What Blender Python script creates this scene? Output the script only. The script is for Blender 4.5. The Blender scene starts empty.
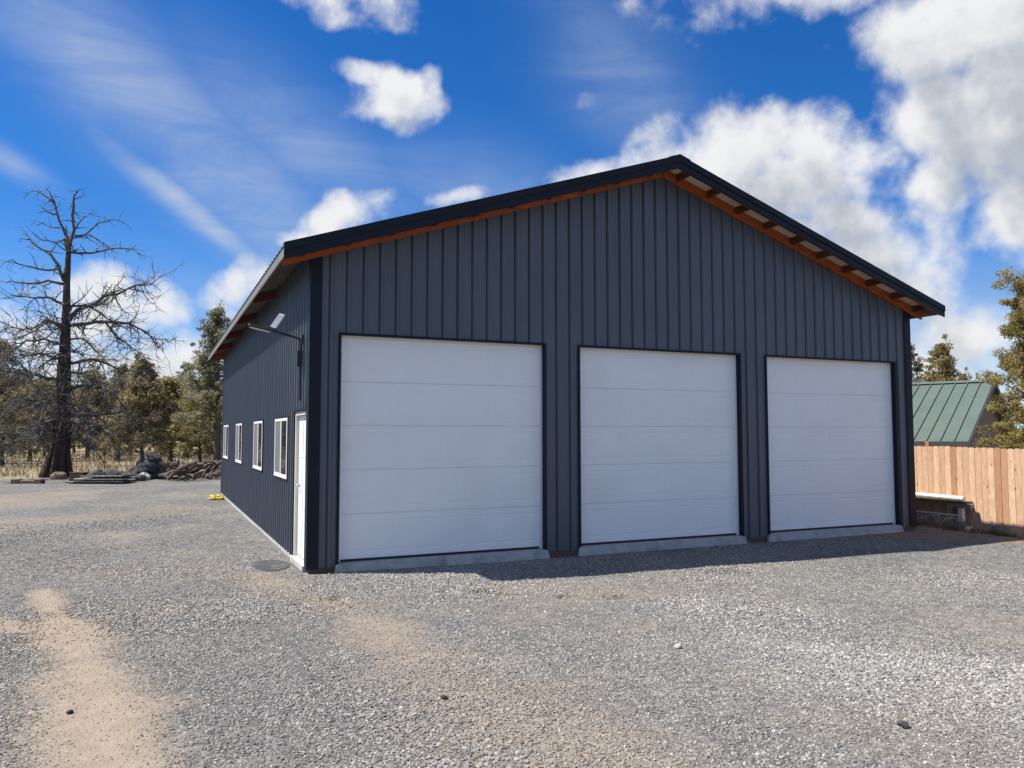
import bpy, math, random
import numpy as np
from mathutils import Vector, Matrix, Quaternion

random.seed(11)
RNG = np.random.default_rng(5)
SC = bpy.context.scene
COL = SC.collection
R_ = math.radians

# ------------------------------------------------------------------ camera
CAM = np.array([-1.8286, -10.529, 1.7099])
FPX, PITCH, YAW, ROLL = 784.245, 0.063184, 0.426104, -0.000994
FW = np.array([math.sin(YAW) * math.cos(PITCH), math.cos(YAW) * math.cos(PITCH), math.sin(PITCH)])
_r = np.array([math.cos(YAW), -math.sin(YAW), 0.0]); _u = np.cross(_r, FW)
RT = _r * math.cos(ROLL) + _u * math.sin(ROLL)
UP = -_r * math.sin(ROLL) + _u * math.cos(ROLL)


def ray(a, b):
    return FW * FPX + RT * (a - 512) - UP * (b - 384)


def on_z(a, b, z):
    d = ray(a, b); return CAM + d * (z - CAM[2]) / d[2]


def at_d(a, b, dist):
    d = ray(a, b); return CAM + d * dist / math.hypot(d[0], d[1])


cd = bpy.data.cameras.new('camera')
cam = bpy.data.objects.new('camera', cd); COL.objects.link(cam)
cd.sensor_width = 36.0; cd.lens = FPX / 1024 * 36; cd.clip_start = 0.05; cd.clip_end = 6000
cam.matrix_world = Matrix(((RT[0], UP[0], -FW[0], CAM[0]), (RT[1], UP[1], -FW[1], CAM[1]), (RT[2], UP[2], -FW[2], CAM[2]), (0, 0, 0, 1)))
SC.camera = cam

# ------------------------------------------------------------------ tags and mesh builder


def tag(o, label=None, cat=None, group=None, kind=None):
    if label: o['label'] = label
    if cat: o['category'] = cat
    if group: o['group'] = group
    if kind: o['kind'] = kind
    return o


def empty(name, loc=(0, 0, 0), rz=0.0):
    o = bpy.data.objects.new(name, None); COL.objects.link(o)
    o.location = loc; o.rotation_euler = (0, 0, rz); o.empty_display_size = 0.2
    return o


class MB:
    def __init__(s):
        s.v = []; s.f = []; s.c = None

    def quad(s, *p):
        n = len(s.v); s.v += [tuple(q) for q in p]; s.f.append(tuple(range(n, n + len(p)))); return s

    def box(s, lo, hi, bev=0.0):
        x0, y0, z0 = lo; x1, y1, z1 = hi
        return s.obox(((x0 + x1) / 2, (y0 + y1) / 2, (z0 + z1) / 2), (1, 0, 0), (0, 1, 0), (abs(x1 - x0), abs(y1 - y0), abs(z1 - z0)), bev)

    def obox(s, c, ax, ay, size, bev=0.0):
        c = Vector(c); ax = Vector(ax).normalized(); ay = Vector(ay); ay = (ay - ax * ay.dot(ax)).normalized(); az = ax.cross(ay)
        h = [k / 2 for k in size]; n = len(s.v)
        P = lambda a, b, d: tuple(c + ax * a + ay * b + az * d)
        if bev <= 0:
            for dz in (-1, 1):
                for dy in (-1, 1):
                    for dx in (-1, 1):
                        s.v.append(P(dx * h[0], dy * h[1], dz * h[2]))
            for q in ((0, 2, 3, 1), (4, 5, 7, 6), (0, 1, 5, 4), (2, 6, 7, 3), (0, 4, 6, 2), (1, 3, 7, 5)):
                s.f.append(tuple(n + k for k in q))
            return s
        import itertools
        b = min(bev, min(h) * 0.9); idx = {}
        for sx, sy, sz in itertools.product((-1, 1), repeat=3):
            for axn in range(3):
                o = [sx * h[0], sy * h[1], sz * h[2]]
                for k in range(3):
                    if k != axn: o[k] -= (sx, sy, sz)[k] * b
                idx[(sx, sy, sz, axn)] = len(s.v); s.v.append(P(*o))
        for axn in range(3):
            i, j = [k for k in range(3) if k != axn]
            for sg in (-1, 1):
                ring = []
                for a_, b_ in ((-1, -1), (1, -1), (1, 1), (-1, 1)):
                    sgn = [0, 0, 0]; sgn[axn] = sg; sgn[i] = a_; sgn[j] = b_; ring.append(idx[(*sgn, axn)])
                s.f.append(tuple(ring))
        for axn in range(3):  # edges along axis axn
            i, j = [k for k in range(3) if k != axn]
            for a_, b_ in ((-1, -1), (1, -1), (1, 1), (-1, 1)):
                q = []
                for t, fa in ((-1, i), (-1, j), (1, j), (1, i)):
                    sgn = [0, 0, 0]; sgn[axn] = t; sgn[i] = a_; sgn[j] = b_; q.append(idx[(*sgn, fa)])
                s.f.append(tuple(q))
        for sg in itertools.product((-1, 1), repeat=3):
            s.f.append(tuple(idx[(*sg, k)] for k in range(3)))
        return s

    def tube(s, pts, rad, n=6, cap=True):
        pts = [Vector(p) for p in pts]
        if not hasattr(rad, '__len__'): rad = [rad] * len(pts)
        base = len(s.v); side = None
        for i, p in enumerate(pts):
            t = (pts[min(i + 1, len(pts) - 1)] - pts[max(i - 1, 0)])
            t = t.normalized() if t.length > 1e-9 else Vector((0, 0, 1))
            if side is None:
                side = t.cross(Vector((0, 0, 1)) if abs(t.z) < .9 else Vector((1, 0, 0))).normalized()
            else:
                side = (side - t * side.dot(t)).normalized()
            b = t.cross(side)
            for k in range(n):
                a = 2 * math.pi * k / n
                s.v.append(tuple(p + (side * math.cos(a) + b * math.sin(a)) * rad[i]))
        for i in range(len(pts) - 1):
            for k in range(n):
                a = base + i * n + k; b_ = base + i * n + (k + 1) % n
                s.f.append((a, b_, b_ + n, a + n))
        if cap:
            s.f.append(tuple(base + k for k in reversed(range(n))))
            s.f.append(tuple(base + (len(pts) - 1) * n + k for k in range(n)))
        return s

    def prism(s, prof, axis_pts):  # closed profile given in 3D offsets, swept between two points
        n = len(prof); base = len(s.v)
        for p in axis_pts:
            for q in prof: s.v.append((p[0] + q[0], p[1] + q[1], p[2] + q[2]))
        for k in range(n):
            s.f.append((base + k, base + (k + 1) % n, base + n + (k + 1) % n, base + n + k))
        s.f.append(tuple(base + k for k in reversed(range(n)))); s.f.append(tuple(base + n + k for k in range(n)))
        return s

    def build(s, name, mat, parent=None, origin=(0, 0, 0), smooth=False, fix=True, loc=None):
        me = bpy.data.meshes.new(name)
        ox, oy, oz = origin
        me.from_pydata([(x - ox, y - oy, z - oz) for x, y, z in s.v], [], s.f)
        me.materials.append(mat); me.update()
        if fix:
            import bmesh
            bm = bmesh.new(); bm.from_mesh(me); bmesh.ops.recalc_face_normals(bm, faces=bm.faces); bm.to_mesh(me); bm.free()
        if smooth: me.polygons.foreach_set('use_smooth', [True] * len(me.polygons))
        o = bpy.data.objects.new(name, me); COL.objects.link(o)
        if parent: o.parent = parent
        if loc is not None: o.location = loc
        return o


def np_mesh(name, V, F, mat, parent=None, attrs=None, smooth=False, loc=None):
    """V (n,3); F (m,k) faces with equal corner count; attrs {name: per-vertex floats}"""
    V = np.asarray(V, np.float32); F = np.asarray(F, np.int32); k = F.shape[1]
    me = bpy.data.meshes.new(name)
    me.vertices.add(len(V)); me.vertices.foreach_set('co', V.ravel())
    me.loops.add(F.size); me.loops.foreach_set('vertex_index', F.ravel())
    me.polygons.add(len(F)); me.polygons.foreach_set('loop_start', np.arange(0, F.size, k, dtype=np.int32))
    for n_, a in (attrs or {}).items():
        at = me.attributes.new(n_, 'FLOAT', 'POINT'); at.data.foreach_set('value', np.asarray(a, np.float32))
    me.update(calc_edges=True); me.validate()
    if mat: me.materials.append(mat)
    if smooth: me.polygons.foreach_set('use_smooth', [True] * len(me.polygons))
    o = bpy.data.objects.new(name, me); COL.objects.link(o)
    if parent: o.parent = parent
    if loc is not None: o.location = loc
    return o


def copy_tree(o, parent=None):
    c = o.copy(); COL.objects.link(c); c.parent = parent
    for ch in list(o.children): copy_tree(ch, c)
    return c

# ------------------------------------------------------------------ numpy value noise
_LAT = RNG.random((256, 256))


def vnoise(x, y):
    xi = np.floor(x).astype(int); yi = np.floor(y).astype(int); fx = x - xi; fy = y - yi
    fx = fx * fx * (3 - 2 * fx); fy = fy * fy * (3 - 2 * fy)
    g = lambda a, b: _LAT[a % 256, b % 256]
    return (g(xi, yi) * (1 - fx) + g(xi + 1, yi) * fx) * (1 - fy) + (g(xi, yi + 1) * (1 - fx) + g(xi + 1, yi + 1) * fx) * fy


def fbm(x, y, o=4):
    s = 0; a = .5; t = 0
    for k in range(o):
        s = s + a * vnoise(x * 2 ** k + 17.3 * k, y * 2 ** k + 9.1 * k); t += a; a *= .5
    return s / t


def sstep(a, b, x):
    t = np.clip((x - a) / (b - a), 0, 1); return t * t * (3 - 2 * t)

# ------------------------------------------------------------------ materials


class NT:
    def __init__(s, tree): s.t = tree; s.n = tree.nodes; s.l = tree.links

    def add(s, typ, ins=None, **kw):
        n = s.n.new(typ)
        for k, v in kw.items(): setattr(n, k, v)
        for k, v in (ins or {}).items():
            if isinstance(v, bpy.types.NodeSocket): s.l.new(v, n.inputs[k])
            else: n.inputs[k].default_value = v
        return n

    def math(s, op, a, b=0.0, c=None, clamp=False):
        n = s.add('ShaderNodeMath', {0: a, 1: b}, operation=op, use_clamp=clamp)
        if c is not None:
            if isinstance(c, bpy.types.NodeSocket): s.l.new(c, n.inputs[2])
            else: n.inputs[2].default_value = c
        return n.outputs[0]

    def vmath(s, op, a, b=(0, 0, 0)):
        n = s.add('ShaderNodeVectorMath', {0: a, 1: b}, operation=op)
        return n.outputs['Value'] if op in ('DOT_PRODUCT', 'LENGTH') else n.outputs[0]

    def mix(s, f, a, b, typ='MIX'):
        n = s.add('ShaderNodeMix', None, data_type='RGBA', blend_type=typ)
        for k, v in (('Factor', f), ):
            if isinstance(v, bpy.types.NodeSocket): s.l.new(v, n.inputs[0])
            else: n.inputs[0].default_value = v
        for k, v in ((6, a), (7, b)):
            if isinstance(v, bpy.types.NodeSocket): s.l.new(v, n.inputs[k])
            else: n.inputs[k].default_value = (*v[:3], 1)
        return n.outputs[2]

    def noise(s, vec, scale, detail=4, rough=.5, col=False, dist=0.0):
        n = s.add('ShaderNodeTexNoise', {'Scale': scale, 'Detail': detail, 'Roughness': rough, 'Distortion': dist})
        if vec is not None: s.l.new(vec, n.inputs['Vector'])
        return n.outputs['Color'] if col else n.outputs['Fac']

    def maprange(s, v, a, b, c=0.0, d=1.0, smooth=False):
        n = s.add('ShaderNodeMapRange', {0: v, 1: a, 2: b, 3: c, 4: d}, interpolation_type='SMOOTHSTEP' if smooth else 'LINEAR')
        return n.outputs[0]


def new_mat(name):
    m = bpy.data.materials.new(name); m.use_nodes = True
    m.node_tree.nodes.clear(); t = NT(m.node_tree)
    out = t.add('ShaderNodeOutputMaterial'); b = t.add('ShaderNodeBsdfPrincipled')
    t.l.new(b.outputs[0], out.inputs[0])
    return m, t, b


def setc(t, b, key, v):
    if isinstance(v, bpy.types.NodeSocket): t.l.new(v, b.inputs[key])
    else: b.inputs[key].default_value = (*v, 1) if hasattr(v, '__len__') and len(v) == 3 else v


def obj_co(t, scale=(1, 1, 1)):
    tc = t.add('ShaderNodeTexCoord'); mp = t.add('ShaderNodeMapping', {'Vector': tc.outputs['Object'], 'Scale': scale})
    return mp.outputs[0]


def simple(name, col, rough=.6, metal=0.0, var=.15, scale=6, vscale=(1, 1, 1), bump=0.0, bscale=60, spec=.5, dirt=None):
    m, t, b = new_mat(name)
    co = obj_co(t, vscale)
    n = t.noise(co, scale, 5, .6)
    lo = tuple(c * (1 - var) for c in col); hi = tuple(min(1, c * (1 + var)) for c in col)
    c = t.mix(t.maprange(n, .3, .7), lo, hi)
    if dirt: c = t.mix(t.maprange(t.noise(co, scale * .6, 6, .7), .52, .75, 0, dirt[1]), c, dirt[0])
    setc(t, b, 'Base Color', c)
    setc(t, b, 'Roughness', t.maprange(t.noise(co, scale * 3, 3), .3, .7, max(0, rough - .08), min(1, rough + .08)))
    b.inputs['Metallic'].default_value = metal; b.inputs['Specular IOR Level'].default_value = spec
    if bump:
        bp = t.add('ShaderNodeBump', {'Strength': bump, 'Distance': .01, 'Height': t.noise(co, bscale, 4)})
        t.l.new(bp.outputs[0], b.inputs['Normal'])
    return m


M = {}
M['siding'] = simple('charcoal_siding', (.080, .092, .116), .42, 0, .10, 1.3, (1, 1, .35), .12, 3.0, .5, ((.11, .105, .10), .18))
M['trim'] = simple('charcoal_trim', (.007, .010, .018), .45, 0, .10, 2, spec=.2)
M['fascia'] = simple('grey_fascia', (.20, .18, .16), .6, 0, .08, 2, spec=.3)
M['roofing'] = simple('roof_steel', (.045, .052, .058), .4, 0, .12, 1.5)
M['litsoffit'] = simple('lit_gable_soffit', (.56, .50, .40), .7, 0, .12, 3)  # lit copy of the soffit: brightness of the gable overhang put into the colour
M['taildark'] = simple('darkened_tail_wood', (.12, .030, .010), .7, 0, .3, 3)  # orange rafter stain made darker for the eave tails
M['shadedstain'] = simple('shaded_stained_wood', (.085, .026, .010), .7, 0, .3, 3)  # orange stain darkened: shade on the lookout undersides is in the colour
M['soffit'] = simple('shaded_soffit_panel', (.10, .088, .07), .7, 0, .12, 3)  # shaded copy of the same soffit: eave shade is put into the colour
M['stain'] = simple('orange_stained_wood', (.32, .072, .014), .6, 0, .35, 3, (1, 4, 4), .2, 40)
M['skirt'] = simple('brown_treated_wood', (.11, .062, .04), .8, 0, .35, 5, (1, 6, 6), .3, 40)
M['white'] = simple('white_door_paint', (.82, .825, .825), .45, 0, .025, 1.2, spec=.4, bump=.03, bscale=90, dirt=((.62, .60, .56), .35))
M['vinyl'] = simple('white_vinyl', (.80, .80, .79), .35, 0, .02, 3)
M['jamb'] = simple('cream_door_jamb', (.66, .62, .53), .5, 0, .08, 4)
M['rubber'] = simple('black_rubber', (.018, .018, .02), .7, 0, .2, 6)
M['black'] = simple('black_metal', (.02, .021, .023), .4, 0, .2, 6)
M['concrete'] = simple('concrete', (.36, .36, .35), .85, 0, .18, 5, bump=.4, bscale=35, dirt=((.20, .18, .15), .85))
M['lightconcrete'] = simple('pale_concrete_edge', (.42, .42, .40), .85, 0, .2, 6, bump=.3)
M['screen'] = simple('window_screen', (.13, .135, .14), .7, 0, .12, 4)
M['steel'] = simple('steel_handle', (.55, .54, .5), .3, 1, .1, 6)
M['lid'] = simple('dark_rubber_lid', (.045, .045, .046), .85, 0, .3, 8, bump=.5, dirt=((.22, .205, .18), .6))
M['yellow'] = simple('yellow_hose', (.72, .56, .06), .5, 0, .2, 5)
M['led'] = simple('lamp_lens', (.6, .6, .55), .3, 0, .05, 5)
M['panelframe'] = simple('aluminium_frame', (.72, .72, .72), .35, .3, .05, 5)
M['cells'] = simple('solar_cells', (.16, .175, .21), .3, 0, .15, 10)
M['greenroof'] = simple('green_roof_metal', (.105, .136, .110), .45, 0, .08, .8, dirt=((.13, .16, .135), .4))
M['housewall'] = simple('brown_house_siding', (.30, .215, .145), .8, 0, .15, 1.5, (6, 6, 1))
M['housetrim'] = simple('dark_house_trim', (.05, .048, .045), .6, 0, .15, 3)
M['navy'] = simple('navy_paint', (.03, .045, .10), .5, 0, .15, 3)
M['pipe'] = simple('white_plastic_pipe', (.75, .73, .68), .45, 0, .06, 4)
M['greywood'] = simple('weathered_grey_wood', (.30, .265, .22), .85, 0, .25, 4, (3, 3, 1), .3, 30)
M['brownwood'] = simple('weathered_brown_wood', (.17, .11, .075), .85, 0, .3, 4, (3, 3, 1), .3, 30)
M['litwood'] = simple('lit_wood', (.78, .72, .63), .85, 0, .2, 4, (3, 3, 1), .3, 30)  # lightened wood: sunlight on the trestle post is put into the colour
M['bark'] = simple('dark_bark', (.10, .08, .066), .9, 0, .45, 3, (5, 5, 1), .9, 14)
M['snag'] = simple('dead_juniper_wood', (.10, .09, .082), .9, 0, .4, 1.5, (4, 4, 1), .9, 10, dirt=((.24, .225, .205), .6))
M['snagred'] = simple('dead_juniper_trunk', (.05, .034, .027), .9, 0, .5, 1.2, (5, 5, .6), 1.0, 8, dirt=((.14, .075, .05), .55))
M['rock'] = simple('dark_lava_rock', (.055, .05, .05), .9, 0, .5, 5, bump=.8, bscale=14, dirt=((.17, .16, .15), .6))
M['tanrock'] = simple('tan_rock', (.22, .15, .10), .9, 0, .3, 4, bump=.7, bscale=12)
M['plastic'] = simple('black_plastic_sheet', (.02, .02, .022), .5, 0, .3, 5)
M['log'] = simple('reddish_log_wood', (.105, .078, .060), .9, 0, .5, 4, (1, 1, 1), .7, 15, dirt=((.32, .27, .22), .8))
M['fieldstone'] = simple('pale_stone', (.42, .40, .37), .9, 0, .25, 5, bump=.5)

# fence cedar: tone per board through an attribute
m, t, b = new_mat('cedar_boards'); M['cedar'] = m
at = t.add('ShaderNodeAttribute', attribute_name='tone').outputs['Fac']
co = obj_co(t, (1, 1, .12))
gr = t.noise(co, 38, 5, .6, dist=1.2)
c = t.mix(at, (.40, .185, .09), (.80, .58, .39))
c = t.mix(t.maprange(gr, .35, .72, 0, .7), c, (.32, .15, .075), 'MIX')
kn = t.add('ShaderNodeTexVoronoi', {'Scale': 4.2}); t.l.new(obj_co(t, (1, 1.3, .62)), kn.inputs['Vector'])
c = t.mix(t.maprange(kn.outputs['Distance'], .04, .13, .95, 0), c, (.13, .055, .03))
setc(t, b, 'Base Color', c); b.inputs['Roughness'].default_value = .75

# glass
m, t, b = new_mat('window_glass'); M['glass'] = m
setc(t, b, 'Base Color', t.mix(t.noise(obj_co(t), 3, 3), (.012, .014, .016), (.03, .032, .035))); b.inputs['Roughness'].default_value = .04
b.inputs['Specular IOR Level'].default_value = .8

# foliage


def foliage(name, dark, light, brown):
    m, t, b = new_mat(name)
    tn = t.add('ShaderNodeAttribute', attribute_name='tone').outputs['Fac']
    oi = t.add('ShaderNodeObjectInfo').outputs['Random']
    c = t.mix(tn, dark, light)
    c = t.mix(t.math('MULTIPLY', oi, .45), c, brown)
    setc(t, b, 'Base Color', c); b.inputs['Roughness'].default_value = .75; b.inputs['Specular IOR Level'].default_value = .2
    tr = t.add('ShaderNodeBsdfTranslucent'); t.l.new(c, tr.inputs[0])
    mx = t.add('ShaderNodeMixShader', {0: .6}); t.l.new(b.outputs[0], mx.inputs[1]); t.l.new(tr.outputs[0], mx.inputs[2])
    t.l.new(mx.outputs[0], [n for n in t.n if n.type == 'OUTPUT_MATERIAL'][0].inputs[0])
    return m


M['juniper'] = foliage('juniper_foliage', (.17, .165, .09), (.42, .375, .20), (.33, .26, .15))
M['pine'] = foliage('pine_foliage', (.15, .165, .11), (.36, .355, .22), (.26, .23, .15))
M['goldjuniper'] = foliage('golden_juniper_foliage', (.20, .175, .085), (.47, .395, .19), (.33, .27, .13))
M['greenjuniper'] = foliage('green_gold_juniper_foliage', (.20, .18, .065), (.54, .45, .18), (.30, .24, .10))
M['drygrass'] = foliage('dry_grass', (.22, .175, .105), (.46, .39, .27), (.3, .24, .14))
M['weed'] = foliage('green_weed', (.04, .055, .02), (.10, .12, .045), (.12, .10, .05))

# ------------------------------------------------------------------ ground shape and masks
EDGE = [(-60, 33.5), (-14, 30.5), (-5.57, 27.2), (-3.5, 25.6), (.6, 23.8), (6, 22.0), (14, 21), (60, 21)]
ex = [p[0] for p in EDGE]; ey = [p[1] for p in EDGE]


def seg_d(x, y, pts):
    best = np.full(np.shape(x), 1e9); 
    for (x0, y0, w0), (x1, y1, w1) in zip(pts[:-1], pts[1:]):
        dx, dy = x1 - x0, y1 - y0; tt = np.clip(((x - x0) * dx + (y - y0) * dy) / (dx * dx + dy * dy), 0, 1)
        w = w0 + (w1 - w0) * tt
        best = np.minimum(best, np.hypot(x - x0 - dx * tt, y - y0 - dy * tt) / w)
    return best


def g2(a, b, w):
    p = on_z(a, b, -.1); return (p[0], p[1], w)


TRACK = [g2(40, 590, .12), g2(62, 622, .24), g2(82, 660, .32), g2(100, 710, .36), g2(97, 768, .40), g2(60, 900, .5), g2(0, 1300, .5)]
TRACK2 = [g2(-160, 620, .4), g2(-30, 618, .30), g2(22, 628, .16)]
TRACK3 = [g2(250, 575, .25), g2(330, 600, .35), g2(420, 660, .35), g2(480, 705, .62), g2(560, 745, .55), g2(700, 830, .45)]
PALE = [g2(-100, 540, 1.2), g2(40, 520, 1.2), g2(180, 508, 1.0)]


def masks(x, y):
    n1 = fbm(x * .9, y * .9, 4); n2 = fbm(x * .23 + 50, y * .23, 3); n3 = fbm(x * 2.6, y * 2.6 + 31, 3)
    wob = (n1 - .5) * 1.1 + (n3 - .5) * .7
    d = sstep(1.7, .2, seg_d(x, y, TRACK) + wob * 1.2) * .93
    d = np.maximum(d, sstep(1.3, .4, seg_d(x, y, TRACK2) + wob) * .85)
    d = np.maximum(d, sstep(2.2, .0, seg_d(x, y, TRACK3) + wob * 1.5) * .6)
    d = np.maximum(d, sstep(1.5, .0, seg_d(x, y, PALE) + wob) * .32)
    d = np.maximum(d, sstep(.60, .80, n2) * .35 + sstep(.58, .75, n1) * .18)
    edge = np.interp(x, ex, ey) + (fbm(x * .5, x * 0 + 3, 3) - .5) * 1.2
    grass = sstep(-.3, .35, y - edge)
    dirt = sstep(-.25, .25, ((x - 9.75) * .64 + (y + .62) * .77) + (n1 - .5) * .7) * sstep(9.3, 9.9, x) * (1 - grass)
    dirt = np.maximum(dirt, sstep(11.45, 11.9, x) * sstep(-1.95, -1.55, y + (n1 - .5) * .5) * (1 - grass))
    dirt = np.where(x > 15, np.maximum(dirt, sstep(15, 17, x)), dirt)
    return d, grass, dirt


def gz(x, y):
    x = np.asarray(x, float); y = np.asarray(y, float)
    z = -.112 - .02 * sstep(0, 3, x) * sstep(14, 0, np.abs(y)) + (fbm(x * .35, y * .35, 3) - .5) * .05 * sstep(.3, 2.5, np.abs(y)) + (fbm(x * 1.7, y * 1.7, 3) - .5) * .022 * sstep(.1, .8, np.abs(y + .05))
    drop = sstep(11.6, 14.2, x) * sstep(-6, -1.5, y)
    z = z - .22 * drop
    z = z - .5 * sstep(14.5, 26, x) * sstep(-8, 0, y)
    far = sstep(30, 70, y) * sstep(40, -20, x)
    z = z + far * (fbm(x * .05, y * .05, 3) - .45) * .5
    return z


def axis(fine0, fine1, step, lo, hi, grow=1.25):
    a = list(np.arange(fine0, fine1 + 1e-6, step)); s = step
    while a[-1] < hi: s *= grow; a.append(a[-1] + s)
    s = step
    while a[0] > lo: s *= grow; a.insert(0, a[0] - s)
    return np.array(a)


gx = axis(-7, 15, .11, -2600, 2600); gy = axis(-9, 6, .11, -2600, 2600, 1.06)
X, Y = np.meshgrid(gx, gy, indexing='ij'); Z = gz(X, Y)
d_, g_, r_ = masks(X, Y)
nx, ny = len(gx), len(gy)
ii = np.arange(nx * ny).reshape(nx, ny)
F = np.stack([ii[:-1, :-1], ii[1:, :-1], ii[1:, 1:], ii[:-1, 1:]], -1).reshape(-1, 4)

m, t, b = new_mat('gravel_ground'); M['ground'] = m
A = lambda n: t.add('ShaderNodeAttribute', attribute_name=n).outputs['Fac']
geo = t.add('ShaderNodeNewGeometry'); P = geo.outputs['Position']
warp = t.vmath('ADD', P, t.vmath('SCALE', t.noise(P, 30, 3, col=True)))
warp.node.inputs[1].links[0].from_node.inputs['Scale'].default_value = .012
cols = []
v1 = t.add('ShaderNodeTexVoronoi', {'Scale': 38.0, 'Randomness': 1.0}); t.l.new(warp, v1.inputs['Vector'])
v2 = t.add('ShaderNodeTexVoronoi', {'Scale': 90.0, 'Randomness': 1.0}); t.l.new(P, v2.inputs['Vector'])
sx = t.add('ShaderNodeSeparateColor', {0: v1.outputs['Color']}); sy = t.add('ShaderNodeSeparateColor', {0: v2.outputs['Color']})
ramp = t.add('ShaderNodeValToRGB', {0: sx.outputs[0]})
el = ramp.color_ramp.elements; el[0].position = 0; el[0].color = (.13, .13, .132, 1); el[1].position = 1; el[1].color = (.56, .54, .50, 1)
for p_, c_ in ((.35, (.24, .24, .242, 1)), (.65, (.34, .335, .325, 1)), (.85, (.42, .40, .365, 1))):
    e_ = el.new(p_); e_.color = c_
fine = t.mix(sy.outputs[0], (.20, .20, .20), (.42, .405, .38))
grav = t.mix(.45, ramp.outputs[0], fine)
crack = t.maprange(v1.outputs['Distance'], .35, .8, 1, .62)
v3 = t.add('ShaderNodeTexVoronoi', {'Scale': 15.0, 'Randomness': 1.0}); t.l.new(warp, v3.inputs['Vector'])
sz = t.add('ShaderNodeSeparateColor', {0: v3.outputs['Color']})
grav = t.mix(.8, grav, t.mix(1, grav, t.mix(sz.outputs[0], (.62, .62, .63), (1.32, 1.31, 1.28)), 'MULTIPLY'))
big = t.noise(P, .45, 5, .6)
grav = t.mix(t.maprange(big, .38, .68), t.mix(1, grav, (.80, .82, .86), 'MULTIPLY'), t.mix(1, grav, (1.12, 1.09, 1.02), 'MULTIPLY'))
dn = t.noise(P, 7, 6, .65)
dustc = t.mix(t.maprange(dn, .3, .7), (.25, .20, .148), (.335, .272, .205))
dustc = t.mix(t.maprange(sy.outputs[1], .86, .93, 0, .6), dustc, (.28, .26, .24))
grassc = t.mix(t.maprange(t.noise(P, 1.1, 6, .65), .35, .7), (.30, .24, .15), (.19, .165, .09))
grassc = t.mix(t.maprange(t.noise(P, 9, 5, .7), .4, .75), grassc, (.42, .36, .26))
dirtc = t.mix(t.maprange(t.noise(P, 5, 6, .65), .35, .7), (.17, .115, .075), (.27, .20, .14))
grav = t.mix(1, grav, (.585, .583, .572), 'MULTIPLY')
c = t.mix(A('dust'), grav, dustc)
c = t.mix(A('grass'), c, grassc)
c = t.mix(A('dirt'), c, dirtc)
setc(t, b, 'Base Color', c); b.inputs['Roughness'].default_value = .92; b.inputs['Specular IOR Level'].default_value = .2
hh = t.math('MULTIPLY', t.math('SUBTRACT', 1, v1.outputs['Distance']), t.math('SUBTRACT', 1.0, t.math('MULTIPLY', A('dust'), .75)))
hh = t.math('ADD', hh, t.math('MULTIPLY', t.math('SUBTRACT', 1, v2.outputs['Distance']), .3))
hh = t.math('ADD', hh, t.math('MULTIPLY', dn, .5))
bp = t.add('ShaderNodeBump', {'Strength': .9, 'Distance': .016, 'Height': hh}); t.l.new(bp.outputs[0], b.inputs['Normal'])
ground = np_mesh('ground', np.stack([X, Y, Z], -1).reshape(-1, 3), F, M['ground'], attrs={'dust': d_.ravel(), 'grass': g_.ravel(), 'dirt': r_.ravel()}, smooth=True)
tag(ground, kind='structure')

# ------------------------------------------------------------------ gravel stones (stuff)
m, t, b = new_mat('gravel_stone'); M['stone'] = m
tone = t.add('ShaderNodeAttribute', attribute_name='tone', attribute_type='INSTANCER').outputs['Fac']
warm = t.add('ShaderNodeAttribute', attribute_name='warm', attribute_type='INSTANCER').outputs['Fac']
rp = t.add('ShaderNodeValToRGB', {0: tone}); el = rp.color_ramp.elements
el[0].color = (.12, .12, .123, 1); el[1].color = (.70, .68, .65, 1)
for p_, c_ in ((.3, (.24, .24, .243, 1)), (.6, (.35, .347, .338, 1)), (.85, (.48, .465, .44, 1))):
    e_ = el.new(p_); e_.color = c_
c = t.mix(t.math('MULTIPLY', warm, .42), rp.outputs[0], t.mix(1, rp.outputs[0], (1.28, 1.02, .78), 'MULTIPLY'))
n_ = t.noise(t.add('ShaderNodeTexCoord').outputs['Object'], 3, 4)
c = t.mix(t.maprange(n_, .3, .7, 0, .4), c, t.mix(1, c, (.6, .6, .6), 'MULTIPLY'))
c = t.mix(1, c, (.93, .918, .885), 'MULTIPLY')
c = t.mix(t.maprange(warm, .7, 1.0, 0, .8), c, (.29, .235, .175))
setc(t, b, 'Base Color', c); b.inputs['Roughness'].default_value = .9; b.inputs['Specular IOR Level'].default_value = .15


def scatter_points(n, dmin, dmax, ang):
    th = RNG.uniform(-ang, ang, n) + YAW
    rr = np.sqrt(RNG.uniform(dmin ** 2, dmax ** 2, n))
    return CAM[0] + np.sin(th) * rr, CAM[1] + np.cos(th) * rr


px, py, ps = [], [], []
for n_, a_, b_, s0, s1 in ((200000, 2.6, 7.5, .0055, .0165), (150000, 7.5, 12.5, .007, .0165), (90000, 12.5, 24, .009, .017)):
    x, y = scatter_points(n_, a_, b_, .78)
    s = s0 + (s1 - s0) * RNG.random(n_) ** 2.2
    px.append(x); py.append(y); ps.append(s)
px = np.concatenate(px); py = np.concatenate(py); ps = np.concatenate(ps)
dd, gg, rr_ = masks(px, py)
patch = fbm(px * .55 + 7, py * .55, 3)
dens = np.clip(1 - dd * .92, .10, 1) * (1 - gg) * (1 - .9 * rr_) * (.55 + .9 * sstep(.35, .65, patch))
dens = dens * sstep(24, 12.5, np.hypot(px - CAM[0], py - CAM[1]))
keep = (RNG.random(len(px)) < dens)
inside = (px > -.02) & (px < 11.4) & (py > -.15) & (py < 14.8)
keep &= ~inside & (py < 24) & (px < 13)
px, py, ps, dd, patch = px[keep], py[keep], ps[keep], dd[keep], patch[keep]
ps = ps * (.66 + .36 * sstep(.4, .7, patch)) * (1 - .35 * dd)
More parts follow.
